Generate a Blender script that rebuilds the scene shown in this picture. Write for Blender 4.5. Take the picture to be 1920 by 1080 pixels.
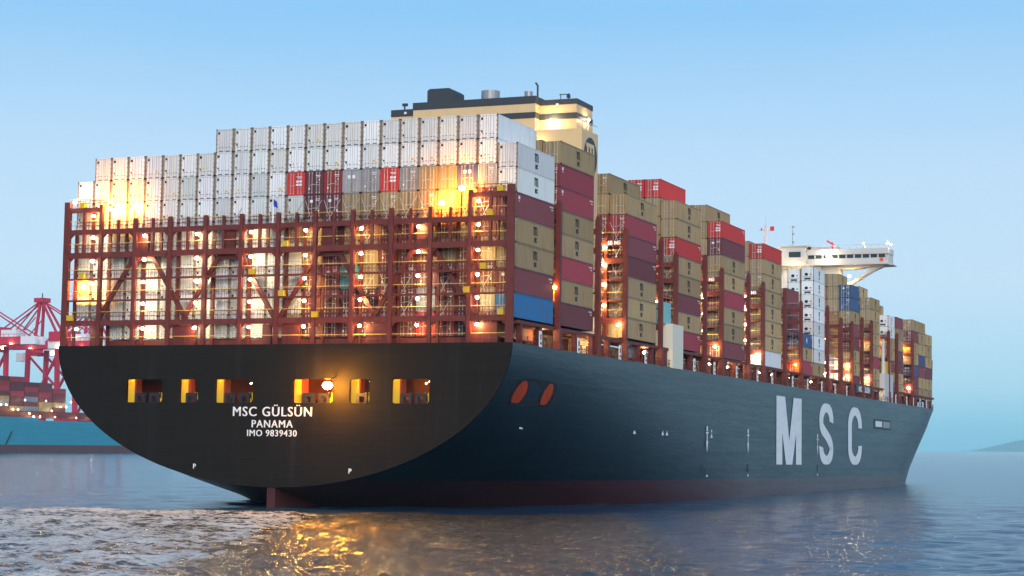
import bpy, bmesh, math, random
import numpy as np
from mathutils import Matrix, Vector, Quaternion
random.seed(7)
rng = np.random.default_rng(11)
for o in list(bpy.data.objects):
    bpy.data.objects.remove(o)
S = bpy.context.scene
COL = S.collection

# ------------------------------------------------------------------ camera
# the ship is trimmed a little by the stern: TRIM turns the ship's frame into the level world
N_UP = Vector((-0.000384, -0.006782, 1.0)).normalized()
TRIM = N_UP.rotation_difference(Vector((0, 0, 1))).to_matrix()
TRIM4 = TRIM.to_4x4()
F_PX, PITCH, ROLL, YAW = 3650.8576, 0.08665251, 0.01541158, -0.39090993
CAM_SHIP = Vector((115.580713, -207.650312, 6.496495))
fw = Vector((math.sin(YAW) * math.cos(PITCH), math.cos(YAW) * math.cos(PITCH), math.sin(PITCH)))
r0 = Vector((math.cos(YAW), -math.sin(YAW), 0))
u0 = r0.cross(fw)
r2 = r0 * math.cos(ROLL) + u0 * math.sin(ROLL)
u2 = -r0 * math.sin(ROLL) + u0 * math.cos(ROLL)
CW, FW, RW, UW = TRIM @ CAM_SHIP, TRIM @ fw, TRIM @ r2, TRIM @ u2
cam = bpy.data.cameras.new('camera')
cam.sensor_width = 36.0
cam.lens = F_PX / 1920 * 36
cam.clip_start = 1.0
cam.clip_end = 90000
co = bpy.data.objects.new('camera', cam)
COL.objects.link(co)
rot = Matrix((RW, UW, -FW)).transposed().to_4x4()
co.matrix_world = Matrix.Translation(CW) @ rot
S.camera = co

# ------------------------------------------------------------------ sky, sun, exposure
W = bpy.data.worlds.new('World')
S.world = W
W.use_nodes = True
nt = W.node_tree
for n in list(nt.nodes):
    nt.nodes.remove(n)
def srgb(r, g, b):
    return tuple(((c / 255 / 12.92) if c / 255 <= 0.04045 else ((c / 255 + 0.055) / 1.055) ** 2.4) for c in (r, g, b)) + (1,)
out = nt.nodes.new('ShaderNodeOutputWorld')
bg = nt.nodes.new('ShaderNodeBackground')
tc = nt.nodes.new('ShaderNodeTexCoord')
sep = nt.nodes.new('ShaderNodeSeparateXYZ')
mr = nt.nodes.new('ShaderNodeMapRange')
mr.inputs[1].default_value = -0.1
mr.inputs[2].default_value = 1.0
ramp = nt.nodes.new('ShaderNodeValToRGB')
nt.links.new(tc.outputs['Generated'], sep.inputs[0])
nt.links.new(sep.outputs[2], mr.inputs[0])
nt.links.new(mr.outputs[0], ramp.inputs[0])
stops = [(-0.1, (80, 140, 175)), (0.0, (112, 206, 238)), (0.03, (172, 221, 246)), (0.085, (197, 226, 250)),
         (0.14, (187, 220, 249)), (0.22, (136, 198, 246)), (0.4, (112, 178, 236)), (1.0, (92, 150, 220))]
el = ramp.color_ramp.elements
while len(el) < len(stops):
    el.new(0.5)
for e, (z, c) in zip(el, stops):
    e.position = (z + 0.1) / 1.1
    e.color = srgb(*c)
sky = nt.nodes.new('ShaderNodeTexSky')
sky.sky_type = 'NISHITA'
sky.sun_disc = False
sky.sun_elevation = math.radians(12)
sky.sun_rotation = math.radians(150)
skm = nt.nodes.new('ShaderNodeVectorMath')
skm.operation = 'SCALE'
skm.inputs['Scale'].default_value = 0.08
nt.links.new(sky.outputs[0], skm.inputs[0])
mx = nt.nodes.new('ShaderNodeMix')
mx.data_type = 'RGBA'
mx.inputs[0].default_value = 0.12
nt.links.new(ramp.outputs[0], mx.inputs[6])
nt.links.new(skm.outputs[0], mx.inputs[7])
# faint uneven high haze in the sky
smap = nt.nodes.new('ShaderNodeMapping'); smap.inputs['Scale'].default_value = (2.0, 2.0, 9.0)
nt.links.new(tc.outputs['Generated'], smap.inputs[0])
sno = nt.nodes.new('ShaderNodeTexNoise'); sno.inputs['Scale'].default_value = 1.6; sno.inputs['Detail'].default_value = 5
nt.links.new(smap.outputs[0], sno.inputs[0])
smr = nt.nodes.new('ShaderNodeMapRange'); smr.inputs[1].default_value = 0.3; smr.inputs[2].default_value = 0.75; smr.inputs[3].default_value = 0.0; smr.inputs[4].default_value = 0.12
nt.links.new(sno.outputs[0], smr.inputs[0])
smx = nt.nodes.new('ShaderNodeMix'); smx.data_type = 'RGBA'; smx.inputs[7].default_value = (0.72, 0.80, 0.95, 1)
nt.links.new(smr.outputs[0], smx.inputs[0]); nt.links.new(mx.outputs[2], smx.inputs[6])
nt.links.new(smx.outputs[2], bg.inputs[0])
bg.inputs[1].default_value = 1.1
nt.links.new(bg.outputs[0], out.inputs[0])

sun = bpy.data.lights.new('sun', 'SUN')
sun.energy = 2.7
sun.angle = math.radians(40)
sun.color = (1.0, 0.93, 0.86)
so = bpy.data.objects.new('sun', sun)
COL.objects.link(so)
sd = Vector((math.sin(math.radians(150)) * 0.92, math.cos(math.radians(150)) * 0.92, 0.36)).normalized()   # towards the sun
so.rotation_euler = (-sd).to_track_quat('-Z', 'Y').to_euler()

S.view_settings.view_transform = 'Standard'
S.view_settings.look = 'None'
S.view_settings.exposure = 0
S.view_settings.gamma = 1
S.view_settings.use_curve_mapping = False
S.render.engine = 'CYCLES'
S.cycles.max_bounces = 6
S.cycles.volume_bounces = 0
S.cycles.use_denoising = True
S.cycles.sample_clamp_indirect = 6

# ------------------------------------------------------------------ helpers
def mat(name, color, rough=0.6, metal=0.0, spec=0.4, emit=None, estr=0.0):
    m = bpy.data.materials.new(name)
    m.use_nodes = True
    b = m.node_tree.nodes['Principled BSDF']
    b.inputs['Base Color'].default_value = tuple(color) + ((1,) if len(color) == 3 else ())
    b.inputs['Roughness'].default_value = rough
    b.inputs['Metallic'].default_value = metal
    b.inputs['Specular IOR Level'].default_value = spec
    if emit:
        b.inputs['Emission Color'].default_value = tuple(emit) + (1,)
        b.inputs['Emission Strength'].default_value = estr
    return m

def worn(m, dirt, amount=0.35, scale=(0.9, 0.9, 0.25), objcolor=False, lo=0.48, hi=0.75, fine=9.0):
    """streaky wear mixed into the paint of material m"""
    t = m.node_tree
    b = t.nodes['Principled BSDF']
    tcn = t.nodes.new('ShaderNodeTexCoord')
    oi = t.nodes.new('ShaderNodeObjectInfo')
    add = t.nodes.new('ShaderNodeVectorMath'); add.operation = 'MULTIPLY_ADD'
    add.inputs[1].default_value = scale
    rnd = t.nodes.new('ShaderNodeMath'); rnd.operation = 'MULTIPLY'; rnd.inputs[1].default_value = 91.0
    t.links.new(oi.outputs['Random'], rnd.inputs[0])
    t.links.new(tcn.outputs['Object'], add.inputs[0])
    t.links.new(rnd.outputs[0], add.inputs[2])
    n1 = t.nodes.new('ShaderNodeTexNoise'); n1.inputs['Scale'].default_value = 1.4
    n1.inputs['Detail'].default_value = 6; n1.inputs['Roughness'].default_value = 0.65
    t.links.new(add.outputs[0], n1.inputs['Vector'])
    mrn = t.nodes.new('ShaderNodeMapRange')
    mrn.inputs[1].default_value = lo; mrn.inputs[2].default_value = hi; mrn.inputs[4].default_value = amount
    t.links.new(n1.outputs[0], mrn.inputs[0])
    mixn = t.nodes.new('ShaderNodeMix'); mixn.data_type = 'RGBA'
    t.links.new(mrn.outputs[0], mixn.inputs[0])
    if objcolor:
        t.links.new(oi.outputs['Color'], mixn.inputs[6])
    else:
        mixn.inputs[6].default_value = b.inputs['Base Color'].default_value
    mixn.inputs[7].default_value = tuple(dirt) + (1,)
    t.links.new(mixn.outputs[2], b.inputs['Base Color'])
    return m

class MB:
    def __init__(s):
        s.v, s.f, s.m = [], [], []
    def quad(s, a, b, c, d, mi=0):
        i = len(s.v); s.v += [tuple(a), tuple(b), tuple(c), tuple(d)]; s.f.append((i, i + 1, i + 2, i + 3)); s.m.append(mi)
    def box(s, x0, y0, z0, x1, y1, z1, mi=0):
        i = len(s.v)
        s.v += [(x, y, z) for z in (z0, z1) for x, y in ((x0, y0), (x1, y0), (x1, y1), (x0, y1))]
        for q in ((3, 2, 1, 0), (4, 5, 6, 7), (0, 1, 5, 4), (1, 2, 6, 5), (2, 3, 7, 6), (3, 0, 4, 7)):
            s.f.append(tuple(i + k for k in q)); s.m.append(mi)
        return s
    def bar(s, p, q, w, h=None, mi=0):
        p, q = Vector(p), Vector(q); h = h or w
        d = (q - p).normalized()
        up = Vector((0, 0, 1)) if abs(d.z) < 0.95 else Vector((0, 1, 0))
        a = d.cross(up).normalized() * w / 2; b = a.cross(d).normalized() * h / 2
        i = len(s.v)
        for c in (p, q):
            s.v += [tuple(c - a - b), tuple(c + a - b), tuple(c + a + b), tuple(c - a + b)]
        for k in ((3, 2, 1, 0), (4, 5, 6, 7), (0, 1, 5, 4), (1, 2, 6, 5), (2, 3, 7, 6), (3, 0, 4, 7)):
            s.f.append(tuple(i + j for j in k)); s.m.append(mi)
        return s
    def tube(s, p, q, r, n=6, r1=None, mi=0):
        p, q = Vector(p), Vector(q); r1 = r if r1 is None else r1
        d = (q - p).normalized()
        up = Vector((0, 0, 1)) if abs(d.z) < 0.95 else Vector((0, 1, 0))
        a = d.cross(up).normalized(); b = a.cross(d).normalized()
        i = len(s.v)
        for c, rr in ((p, r), (q, r1)):
            for k in range(n):
                t = 2 * math.pi * k / n
                s.v.append(tuple(c + (a * math.cos(t) + b * math.sin(t)) * rr))
        for k in range(n):
            s.f.append((i + k, i + (k + 1) % n, i + n + (k + 1) % n, i + n + k)); s.m.append(mi)
        s.f.append(tuple(i + k for k in reversed(range(n)))); s.m.append(mi)
        s.f.append(tuple(i + n + k for k in range(n))); s.m.append(mi)
        return s
    def prism(s, poly, f0, f1, mi=0):
        """poly: 2D points; f0/f1 map a 2D point to the two 3D sides"""
        i = len(s.v); n = len(poly)
        s.v += [tuple(f0(*p)) for p in poly] + [tuple(f1(*p)) for p in poly]
        s.f.append(tuple(i + k for k in reversed(range(n)))); s.m.append(mi)
        s.f.append(tuple(i + n + k for k in range(n))); s.m.append(mi)
        for k in range(n):
            s.f.append((i + k, i + (k + 1) % n, i + n + (k + 1) % n, i + n + k)); s.m.append(mi)
        return s
    def mesh(s, name, mats, smooth=False):
        me = bpy.data.meshes.new(name)
        me.from_pydata(s.v, [], s.f)
        for m in (mats if isinstance(mats, (list, tuple)) else [mats]):
            me.materials.append(m)
        me.polygons.foreach_set('material_index', s.m)
        if smooth:
            me.polygons.foreach_set('use_smooth', [True] * len(s.f))
        me.update()
        return me
    def build(s, name, mats, parent=None, smooth=False, loc=None, color=None):
        return link(name, s.mesh(name, mats, smooth), parent, loc, color)

SHIP_TOP = []           # top-level objects that ride on the big ship (moved by TRIM at the end)
def link(name, me, parent=None, loc=None, color=None):
    o = bpy.data.objects.new(name, me)
    COL.objects.link(o)
    if parent: o.parent = parent
    if loc is not None: o.location = loc
    if color is not None: o.color = tuple(color) + ((1,) if len(color) == 3 else ())
    return o
def tag(o, label=None, cat=None, group=None, kind=None):
    if label: o['label'] = label
    if cat: o['category'] = cat
    if group: o['group'] = group
    if kind: o['kind'] = kind
    return o

def text_mesh(name, body, size, material, bold=0.0, align='CENTER', depth=0.02, spacing=1.0, xs=1.0, shear=0.0, fat=0.0):
    cu = bpy.data.curves.new(name, 'FONT')
    cu.body = body; cu.size = size; cu.align_x = align; cu.offset = bold; cu.extrude = depth
    cu.space_character = spacing; cu.resolution_u = 3; cu.shear = shear
    ob = bpy.data.objects.new(name, cu)
    COL.objects.link(ob)
    dg = bpy.context.evaluated_depsgraph_get()
    me = bpy.data.meshes.new_from_object(ob.evaluated_get(dg))
    bpy.data.objects.remove(ob); bpy.data.curves.remove(cu)
    if fat:
        me.materials.clear()
        me = join_meshes(name, [(me, Matrix.Translation((d * fat * size, 0, 0.003 * k))) for k, d in enumerate((-1, 0, 1))], material)
    me.name = name
    me.materials.clear(); me.materials.append(material)
    if xs != 1.0: me.transform(Matrix.Diagonal((xs, 1, 1, 1)))
    return me
def join_meshes(name, parts, material):
    bm = bmesh.new()
    for me, M in parts:
        t = me.copy(); t.transform(M); bm.from_mesh(t); bpy.data.meshes.remove(t)
    me = bpy.data.meshes.new(name); bm.to_mesh(me); bm.free()
    me.materials.append(material)
    for p in me.polygons: p.material_index = 0
    return me
AFT = Matrix(((1, 0, 0, 0), (0, 0, -1, 0), (0, 1, 0, 0), (0, 0, 0, 1)))       # text plane -> faces aft (-Y)
STB = Matrix(((0, 0, 1, 0), (1, 0, 0, 0), (0, 1, 0, 0), (0, 0, 0, 1)))        # text plane -> faces starboard (+X)

# ------------------------------------------------------------------ materials
M = {}
M['container'] = worn(mat('container_paint', (1, 1, 1), 0.55), (0.13, 0.06, 0.03), 0.42, (0.9, 0.9, 0.22), True)
M['reefer'] = worn(mat('reefer_paint', (1, 1, 1), 0.5), (0.30, 0.22, 0.15), 0.40, (1.1, 1.1, 0.16), True, 0.5, 0.8)
M['rustpost'] = worn(mat('rusty_frame', (0.34, 0.27, 0.2), 0.75), (0.12, 0.05, 0.025), 0.85, (3, 3, 1.2), False, 0.4, 0.7)
M['seam'] = mat('dark_seam', (0.035, 0.033, 0.03), 0.8)
M['rod'] = worn(mat('galvanised_rod', (0.5, 0.48, 0.44), 0.5, 0.3), (0.2, 0.1, 0.05), 0.5, (2, 2, 2))
M['ink'] = mat('black_print', (0.018, 0.018, 0.02), 0.6)
M['white'] = worn(mat('white_print', (0.78, 0.78, 0.76), 0.6), (0.4, 0.38, 0.34), 0.3, (1, 1, 1))
M['sticker_yellow'] = mat('yellow_sticker', (0.75, 0.42, 0.02), 0.6)
M['maroon'] = worn(mat('red_oxide_steel', (0.14, 0.023, 0.017), 0.55), (0.06, 0.014, 0.011), 0.75, (0.8, 0.8, 0.5))
M['deckred'] = worn(mat('deck_red', (0.14, 0.028, 0.02), 0.6), (0.06, 0.02, 0.015), 0.6, (0.5, 0.5, 0.5))
M['rail'] = mat('yellow_rail_paint', (0.62, 0.40, 0.08), 0.5)
M['gearbox'] = mat('yellow_bin_paint', (0.66, 0.40, 0.02), 0.5)
M['shipwhite'] = worn(mat('ship_white', (0.58, 0.545, 0.51), 0.45), (0.5, 0.42, 0.34), 0.3, (0.4, 0.4, 0.2))
M['cream'] = worn(mat('funnel_cream', (0.74, 0.50, 0.25), 0.5), (0.55, 0.36, 0.18), 0.4, (0.3, 0.3, 0.12))
M['charcoal'] = mat('funnel_charcoal', (0.045, 0.048, 0.055), 0.55)
M['grey'] = mat('grey_steel', (0.32, 0.32, 0.33), 0.45, 0.3)
M['glass'] = mat('dark_glass', (0.02, 0.03, 0.035), 0.08, 0, 0.6)
M['lamp_warm'] = mat('warm_lamp_glow', (1, 1, 1), 0.5, emit=(1.0, 0.70, 0.28), estr=340)
M['lamp_white'] = mat('white_lamp_glow', (1, 1, 1), 0.5, emit=(1.0, 0.83, 0.50), estr=330)
M['lamp_deck'] = mat('deck_lamp_glow', (1, 1, 1), 0.5, emit=(1.0, 0.66, 0.30), estr=140)
M['lamp_cream'] = mat('cream_lamp_glow', (1, 1, 1), 0.5, emit=(1.0, 0.76, 0.36), estr=150)
M['flood_big'] = mat('transom_flood_glow', (1, 1, 1), 0.5, emit=(1.0, 0.40, 0.03), estr=750)
M['flood'] = mat('sodium_flood_glow', (1, 1, 1), 0.5, emit=(1.0, 0.38, 0.025), estr=620)
M['rust_red'] = worn(mat('mooring_deck_red', (0.30, 0.05, 0.02), 0.6), (0.12, 0.03, 0.02), 0.5, (1, 1, 1))
M['bulkhead'] = mat('lamplit_yellow', (0.80, 0.50, 0.03), 0.6)  # the yellow of the lamplight is put into this colour
M['black'] = mat('black_steel', (0.02, 0.02, 0.022), 0.5)
M['teal'] = mat('teal_panel', (0.22, 0.5, 0.52), 0.5)
M['flagblue'] = mat('flag_blue', (0.03, 0.05, 0.35), 0.8)
M['flagred'] = mat('flag_red', (0.6, 0.03, 0.04), 0.8)

# hull paint: dark topsides above the boot-top line, antifouling red below (the line is painted on the hull)
def hull_mat(name, top, boot, line, rough, slope=0.0, spec=0.5):
    m = mat(name, top, rough, 0, spec)
    t = m.node_tree; b = t.nodes['Principled BSDF']
    tcn = t.nodes.new('ShaderNodeTexCoord'); sp = t.nodes.new('ShaderNodeSeparateXYZ')
    t.links.new(tcn.outputs['Object'], sp.inputs[0])
    gt = t.nodes.new('ShaderNodeMath'); gt.operation = 'GREATER_THAN'; gt.inputs[1].default_value = line
    sl = t.nodes.new('ShaderNodeMath'); sl.operation = 'MULTIPLY_ADD'; sl.inputs[1].default_value = -slope
    t.links.new(sp.outputs[1], sl.inputs[0]); t.links.new(sp.outputs[2], sl.inputs[2]); t.links.new(sl.outputs[0], gt.inputs[0])
    mp = t.nodes.new('ShaderNodeMapping'); mp.inputs['Scale'].default_value = (0.05, 0.05, 0.5)
    t.links.new(tcn.outputs['Object'], mp.inputs[0])
    no = t.nodes.new('ShaderNodeTexNoise'); no.inputs['Scale'].default_value = 1.2; no.inputs['Detail'].default_value = 7
    no.inputs['Roughness'].default_value = 0.7
    t.links.new(mp.outputs[0], no.inputs[0])
    a = t.nodes.new('ShaderNodeMix'); a.data_type = 'RGBA'
    t.links.new(no.outputs[0], a.inputs[0])
    a.inputs[6].default_value = tuple(c * 0.7 for c in top) + (1,); a.inputs[7].default_value = tuple(c * 1.35 for c in top) + (1,)
    c = t.nodes.new('ShaderNodeMix'); c.data_type = 'RGBA'
    t.links.new(no.outputs[0], c.inputs[0])
    c.inputs[6].default_value = tuple(x * 0.6 for x in boot) + (1,); c.inputs[7].default_value = tuple(x * 1.3 for x in boot) + (1,)
    d = t.nodes.new('ShaderNodeMix'); d.data_type = 'RGBA'
    t.links.new(gt.outputs[0], d.inputs[0]); t.links.new(c.outputs[2], d.inputs[6]); t.links.new(a.outputs[2], d.inputs[7])
    # salt and rust runs down the plating
    mp3 = t.nodes.new('ShaderNodeMapping'); mp3.inputs['Scale'].default_value = (0.55, 0.55, 0.035)
    t.links.new(tcn.outputs['Object'], mp3.inputs[0])
    n3 = t.nodes.new('ShaderNodeTexNoise'); n3.inputs['Scale'].default_value = 1.0; n3.inputs['Detail'].default_value = 5; n3.inputs['Roughness'].default_value = 0.6
    t.links.new(mp3.outputs[0], n3.inputs[0])
    m3 = t.nodes.new('ShaderNodeMapRange'); m3.inputs[1].default_value = 0.56; m3.inputs[2].default_value = 0.78; m3.inputs[4].default_value = 0.13
    t.links.new(n3.outputs[0], m3.inputs[0])
    d2 = t.nodes.new('ShaderNodeMix'); d2.data_type = 'RGBA'
    t.links.new(m3.outputs[0], d2.inputs[0]); t.links.new(d.outputs[2], d2.inputs[6]); d2.inputs[7].default_value = (0.07, 0.075, 0.075, 1)
    t.links.new(d2.outputs[2], b.inputs['Base Color'])
    r = t.nodes.new('ShaderNodeMapRange'); r.inputs[3].default_value = rough * 0.75; r.inputs[4].default_value = rough * 1.35
    t.links.new(no.outputs[0], r.inputs[0]); t.links.new(r.outputs[0], b.inputs['Roughness'])
    # welded plate seams, strakes 2.6 m high
    br = t.nodes.new('ShaderNodeTexBrick'); br.inputs['Scale'].default_value = 1.0
    br.inputs['Brick Width'].default_value = 11.0; br.inputs['Row Height'].default_value = 2.6; br.inputs['Mortar Size'].default_value = 0.03
    br.inputs['Mortar Smooth'].default_value = 1.0
    mp2 = t.nodes.new('ShaderNodeCombineXYZ')
    ysum = t.nodes.new('ShaderNodeMath'); ysum.operation = 'ADD'
    t.links.new(sp.outputs[0], ysum.inputs[0]); t.links.new(sp.outputs[1], ysum.inputs[1])
    t.links.new(ysum.outputs[0], mp2.inputs[0]); t.links.new(sp.outputs[2], mp2.inputs[1])
    t.links.new(mp2.outputs[0], br.inputs[0])
    hs = t.nodes.new('ShaderNodeMath'); hs.operation = 'MULTIPLY_ADD'; hs.inputs[1].default_value = 0.25
    t.links.new(br.outputs['Fac'], hs.inputs[0]); t.links.new(no.outputs[0], hs.inputs[2])
    bp = t.nodes.new('ShaderNodeBump'); bp.inputs['Strength'].default_value = 0.4; bp.inputs['Distance'].default_value = 0.2
    t.links.new(hs.outputs[0], bp.inputs['Height']); t.links.new(bp.outputs[0], b.inputs['Normal'])
    return m
M['hull'] = hull_mat('hull_paint', (0.003, 0.009, 0.014), (0.06, 0.010, 0.013), 3.5, 0.30, 0.0015, 0.62)
M['transom'] = hull_mat('transom_warm_tint', (0.015, 0.012, 0.010), (0.02, 0.02, 0.02), -50, 0.55, 0, 0.10)  # the hull's paint with the floodlight's warm tint put into its colour
M['teal_hull'] = hull_mat('teal_hull_paint', (0.035, 0.27, 0.36), (0.12, 0.055, 0.06), 4.6, 0.5)

P = 2.538
def cx(c): return (c - 12) * P            # boundary of container row c counted from port
Y_LB = -1.75

# ------------------------------------------------------------------ water
def water():
    # LOD grid: fine where the waves can be seen, coarse to the horizon
    vs = [-4000, -1500, -500, -150, 0, 40, 70]
    v = 80.0
    while v < 420: vs.append(v); v += max(0.32, v * 0.0034)
    while v < 37500: vs.append(v); v *= 1.045
    vs = np.array(vs + [37500.0])
    us = [0.0]; u = 0.0
    while u < 30000:
        u += 0.34 if u < 52 else max(0.34, (u - 52) * 0.03 + 0.34)
        us.append(min(u, 30000))
    us = np.array(us); us = np.concatenate([-us[:0:-1], us])
    U, V = np.meshgrid(us, vs)
    h = Vector((FW.x, FW.y, 0)).normalized(); rr = Vector((h.y, -h.x, 0))
    X = CW.x + h.x * V + rr.x * U; Y = CW.y + h.y * V + rr.y * U
    Z = np.zeros_like(X)
    fade = np.clip((420 - V) / 220, 0, 1) * np.clip((V - 60) / 20, 0, 1) * np.clip((120 - np.abs(U)) / 60, 0, 1)
    for k in range(46):
        lam = 1.1 * (1.075 ** k); th = rng.normal(2.2, 0.75); ph = rng.uniform(0, 6.28)
        a = 0.0068 * lam ** 0.55
        kx, ky = math.cos(th) * 2 * math.pi / lam, math.sin(th) * 2 * math.pi / lam
        arg = kx * X + ky * Y + ph + 1.3 * np.sin(0.11 * X + k) + 1.1 * np.sin(0.13 * Y + 2 * k)
        Z += a * np.sin(arg) * np.clip(lam / (0.011 * np.maximum(V, 1)) - 0.6, 0, 1)
    Z *= fade
    # the churned wake: leaves the stern and runs towards the left of the camera
    def ss(e0, e1, x):
        t = np.clip((x - e0) / (e1 - e0), 0, 1); return t * t * (3 - 2 * t)
    wob = 3.0 * np.sin(0.21 * U + 0.6) + 2.0 * np.sin(0.53 * U + 1.9)
    upper = 1 - ss(-3.0, 1.0, V - (221 - 0.05 * U + 0.5 * wob))
    upper = np.where(U > -20, 1 - ss(-4, 3, V - (222 + 0.5 * wob)), upper)
    right = 1 - ss(-24, 20, U - (-12.5 - (V - 114) * 0.05 + 2.0 * wob))
    churn = upper * right * ss(60, 80, V) * ss(-130, -100, U)
    right2 = 1 - ss(-10, 16, U - (8 + (V - 95) * 0.02 + 2 * wob))
    rough = upper * right2 * ss(60, 80, V) * ss(-140, -110, U)
    C = np.zeros_like(X)
    for k in range(40):
        lam = 0.8 * (1.055 ** k); th = rng.uniform(0, 6.28); ph = rng.uniform(0, 6.28)
        arg = (math.cos(th) * X + math.sin(th) * Y) * 2 * math.pi / lam + ph
        C += 0.0095 * lam ** 0.55 * np.sin(arg + 2.2 * np.sin(0.33 * X + 1.7 * k) + 2.0 * np.sin(0.29 * Y + k))
    Z += (np.abs(C) * 1.25 - 0.04) * rough * fade
    # thin wash where the hull cuts the water
    NI = TRIM.inverted()
    xs_ = NI[0][0] * X + NI[0][1] * Y; ys_ = NI[1][0] * X + NI[1][1] * Y
    hb = np.interp(ys_, [0, 5, 15, 40, 80, 110, 205, 240, 270, 300, 322], [0, 5, 10, 23.6, 29.8, 31, 31, 29, 24, 13, 0])
    dist = np.abs(xs_) - hb
    wash = np.clip(1 - np.abs(dist - 0.8) / 2.2, 0, 1) * ss(-4, 2, ys_) * (1 - ss(318, 330, ys_)) * (0.45 + 0.5 * ss(150, 300, ys_))
    churn = np.maximum(churn, 1.25 * wash * (0.75 + 0.25 * np.sin(0.31 * ys_) * np.sin(0.17 * ys_ + 1)))
    nv, nu = X.shape
    co_ = np.stack([X, Y, Z], -1).reshape(-1, 3).astype(np.float32)
    idx = np.arange(nv * nu).reshape(nv, nu)
    q = np.stack([idx[:-1, :-1], idx[:-1, 1:], idx[1:, 1:], idx[1:, :-1]], -1).reshape(-1, 4).astype(np.int32)
    me = bpy.data.meshes.new('water')
    me.vertices.add(len(co_)); me.vertices.foreach_set('co', co_.ravel())
    me.loops.add(q.size); me.loops.foreach_set('vertex_index', q.ravel())
    me.polygons.add(len(q)); me.polygons.foreach_set('loop_start', np.arange(0, q.size, 4, dtype=np.int32))
    me.polygons.foreach_set('use_smooth', np.ones(len(q), dtype=bool))
    me.update(calc_edges=True); me.validate()
    for nm, arr in (('churn', churn), ('rough', rough)):
        at = me.attributes.new(nm, 'FLOAT', 'POINT'); at.data.foreach_set('value', arr.ravel().astype(np.float32))
    m = mat('river_water', (0.02, 0.035, 0.05), 0.12, 0, 0.5)
    t = m.node_tree; b = t.nodes['Principled BSDF']
    b.inputs['IOR'].default_value = 1.33
    geo = t.nodes.new('ShaderNodeNewGeometry')
    mp = t.nodes.new('ShaderNodeMapping'); mp.vector_type = 'POINT'
    ang = math.atan2(h.y, h.x)
    mp.inputs['Rotation'].default_value = (0, 0, -ang)
    t.links.new(geo.outputs['Position'], mp.inputs[0])
    def noise(scale, detail, rough_, vec=None, stretch=None):
        n = t.nodes.new('ShaderNodeTexNoise'); n.inputs['Scale'].default_value = scale
        n.inputs['Detail'].default_value = detail; n.inputs['Roughness'].default_value = rough_
        src = mp.outputs[0]
        if stretch:
            sm = t.nodes.new('ShaderNodeVectorMath'); sm.operation = 'MULTIPLY'; sm.inputs[1].default_value = stretch
            t.links.new(src, sm.inputs[0]); src = sm.outputs[0]
        t.links.new(src, n.inputs['Vector'])
        return n.outputs[0]
    def mth(op, a, b_=None, c=None):
        n = t.nodes.new('ShaderNodeMath'); n.operation = op
        for i, x in enumerate((a, b_, c)):
            if x is None: continue
            if isinstance(x, (int, float)): n.inputs[i].default_value = x
            else: t.links.new(x, n.inputs[i])
        return n.outputs[0]
    ac = t.nodes.new('ShaderNodeAttribute'); ac.attribute_name = 'churn'
    ar = t.nodes.new('ShaderNodeAttribute'); ar.attribute_name = 'rough'
    # mud colour: churned silt where the propeller stirs it up
    mixc = t.nodes.new('ShaderNodeMix'); mixc.data_type = 'RGBA'
    big = noise(0.045, 4, 0.6)
    silt = mth('MULTIPLY', ar.outputs['Fac'], mth('ADD', mth('MULTIPLY', big, 0.7), 0.5))
    t.links.new(silt, mixc.inputs[0])
    mixc.inputs[6].default_value = (0.014, 0.042, 0.085, 1); mixc.inputs[7].default_value = (0.060, 0.036, 0.018, 1)
    # foam streaks
    f1 = noise(0.34, 10, 0.72, stretch=(1.0, 0.62, 1.0)); f2 = noise(0.09, 5, 0.65, stretch=(1.0, 0.5, 1.0))
    rid = mth('SUBTRACT', 1.0, mth('MULTIPLY', mth('ABSOLUTE', mth('SUBTRACT', f1, 0.5)), 8.0))
    fm = mth('ADD', mth('MULTIPLY', rid, 0.55), mth('MULTIPLY', f2, 1.0))
    fm = mth('ADD', fm, mth('SUBTRACT', mth('MULTIPLY', ac.outputs['Fac'], 0.62), 0.62))
    fmr = t.nodes.new('ShaderNodeMapRange'); fmr.inputs[1].default_value = 0.70; fmr.inputs[2].default_value = 0.98
    t.links.new(fm, fmr.inputs[0])
    foam = mth('MULTIPLY', fmr.outputs[0], 0.92)
    mixf = t.nodes.new('ShaderNodeMix'); mixf.data_type = 'RGBA'
    t.links.new(foam, mixf.inputs[0]); t.links.new(mixc.outputs[2], mixf.inputs[6]); mixf.inputs[7].default_value = (0.78, 0.68, 0.58, 1)
    t.links.new(mixf.outputs[2], b.inputs['Base Color'])
    t.links.new(mth('ADD', mth('MULTIPLY', foam, 0.6), 0.14), b.inputs['Roughness'])
    # ripples finer than the mesh, and the far chop
    b1 = noise(0.9, 5, 0.62, stretch=(1.0, 0.5, 1)); b2 = noise(0.12, 5, 0.6, stretch=(1.0, 0.4, 1)); b3 = noise(4.0, 3, 0.6, stretch=(1.0, 0.6, 1))
    b4 = mth('MULTIPLY', noise(1.6, 6, 0.7, stretch=(1.0, 0.7, 1)), mth('MULTIPLY', ar.outputs['Fac'], 0.6))
    hh = mth('ADD', mth('ADD', mth('MULTIPLY', b1, 0.60), b4), mth('ADD', mth('MULTIPLY', b2, 1.3), mth('MULTIPLY', b3, 0.16)))
    bp = t.nodes.new('ShaderNodeBump'); bp.inputs['Strength'].default_value = 0.60; bp.inputs['Distance'].default_value = 0.8
    t.links.new(hh, bp.inputs['Height']); t.links.new(bp.outputs[0], b.inputs['Normal'])
    me.materials.append(m)
    o = link('water', me)
    tag(o, 'muddy blue river water with a white churned wake behind the ship', None, None, 'structure')
water()

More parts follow.
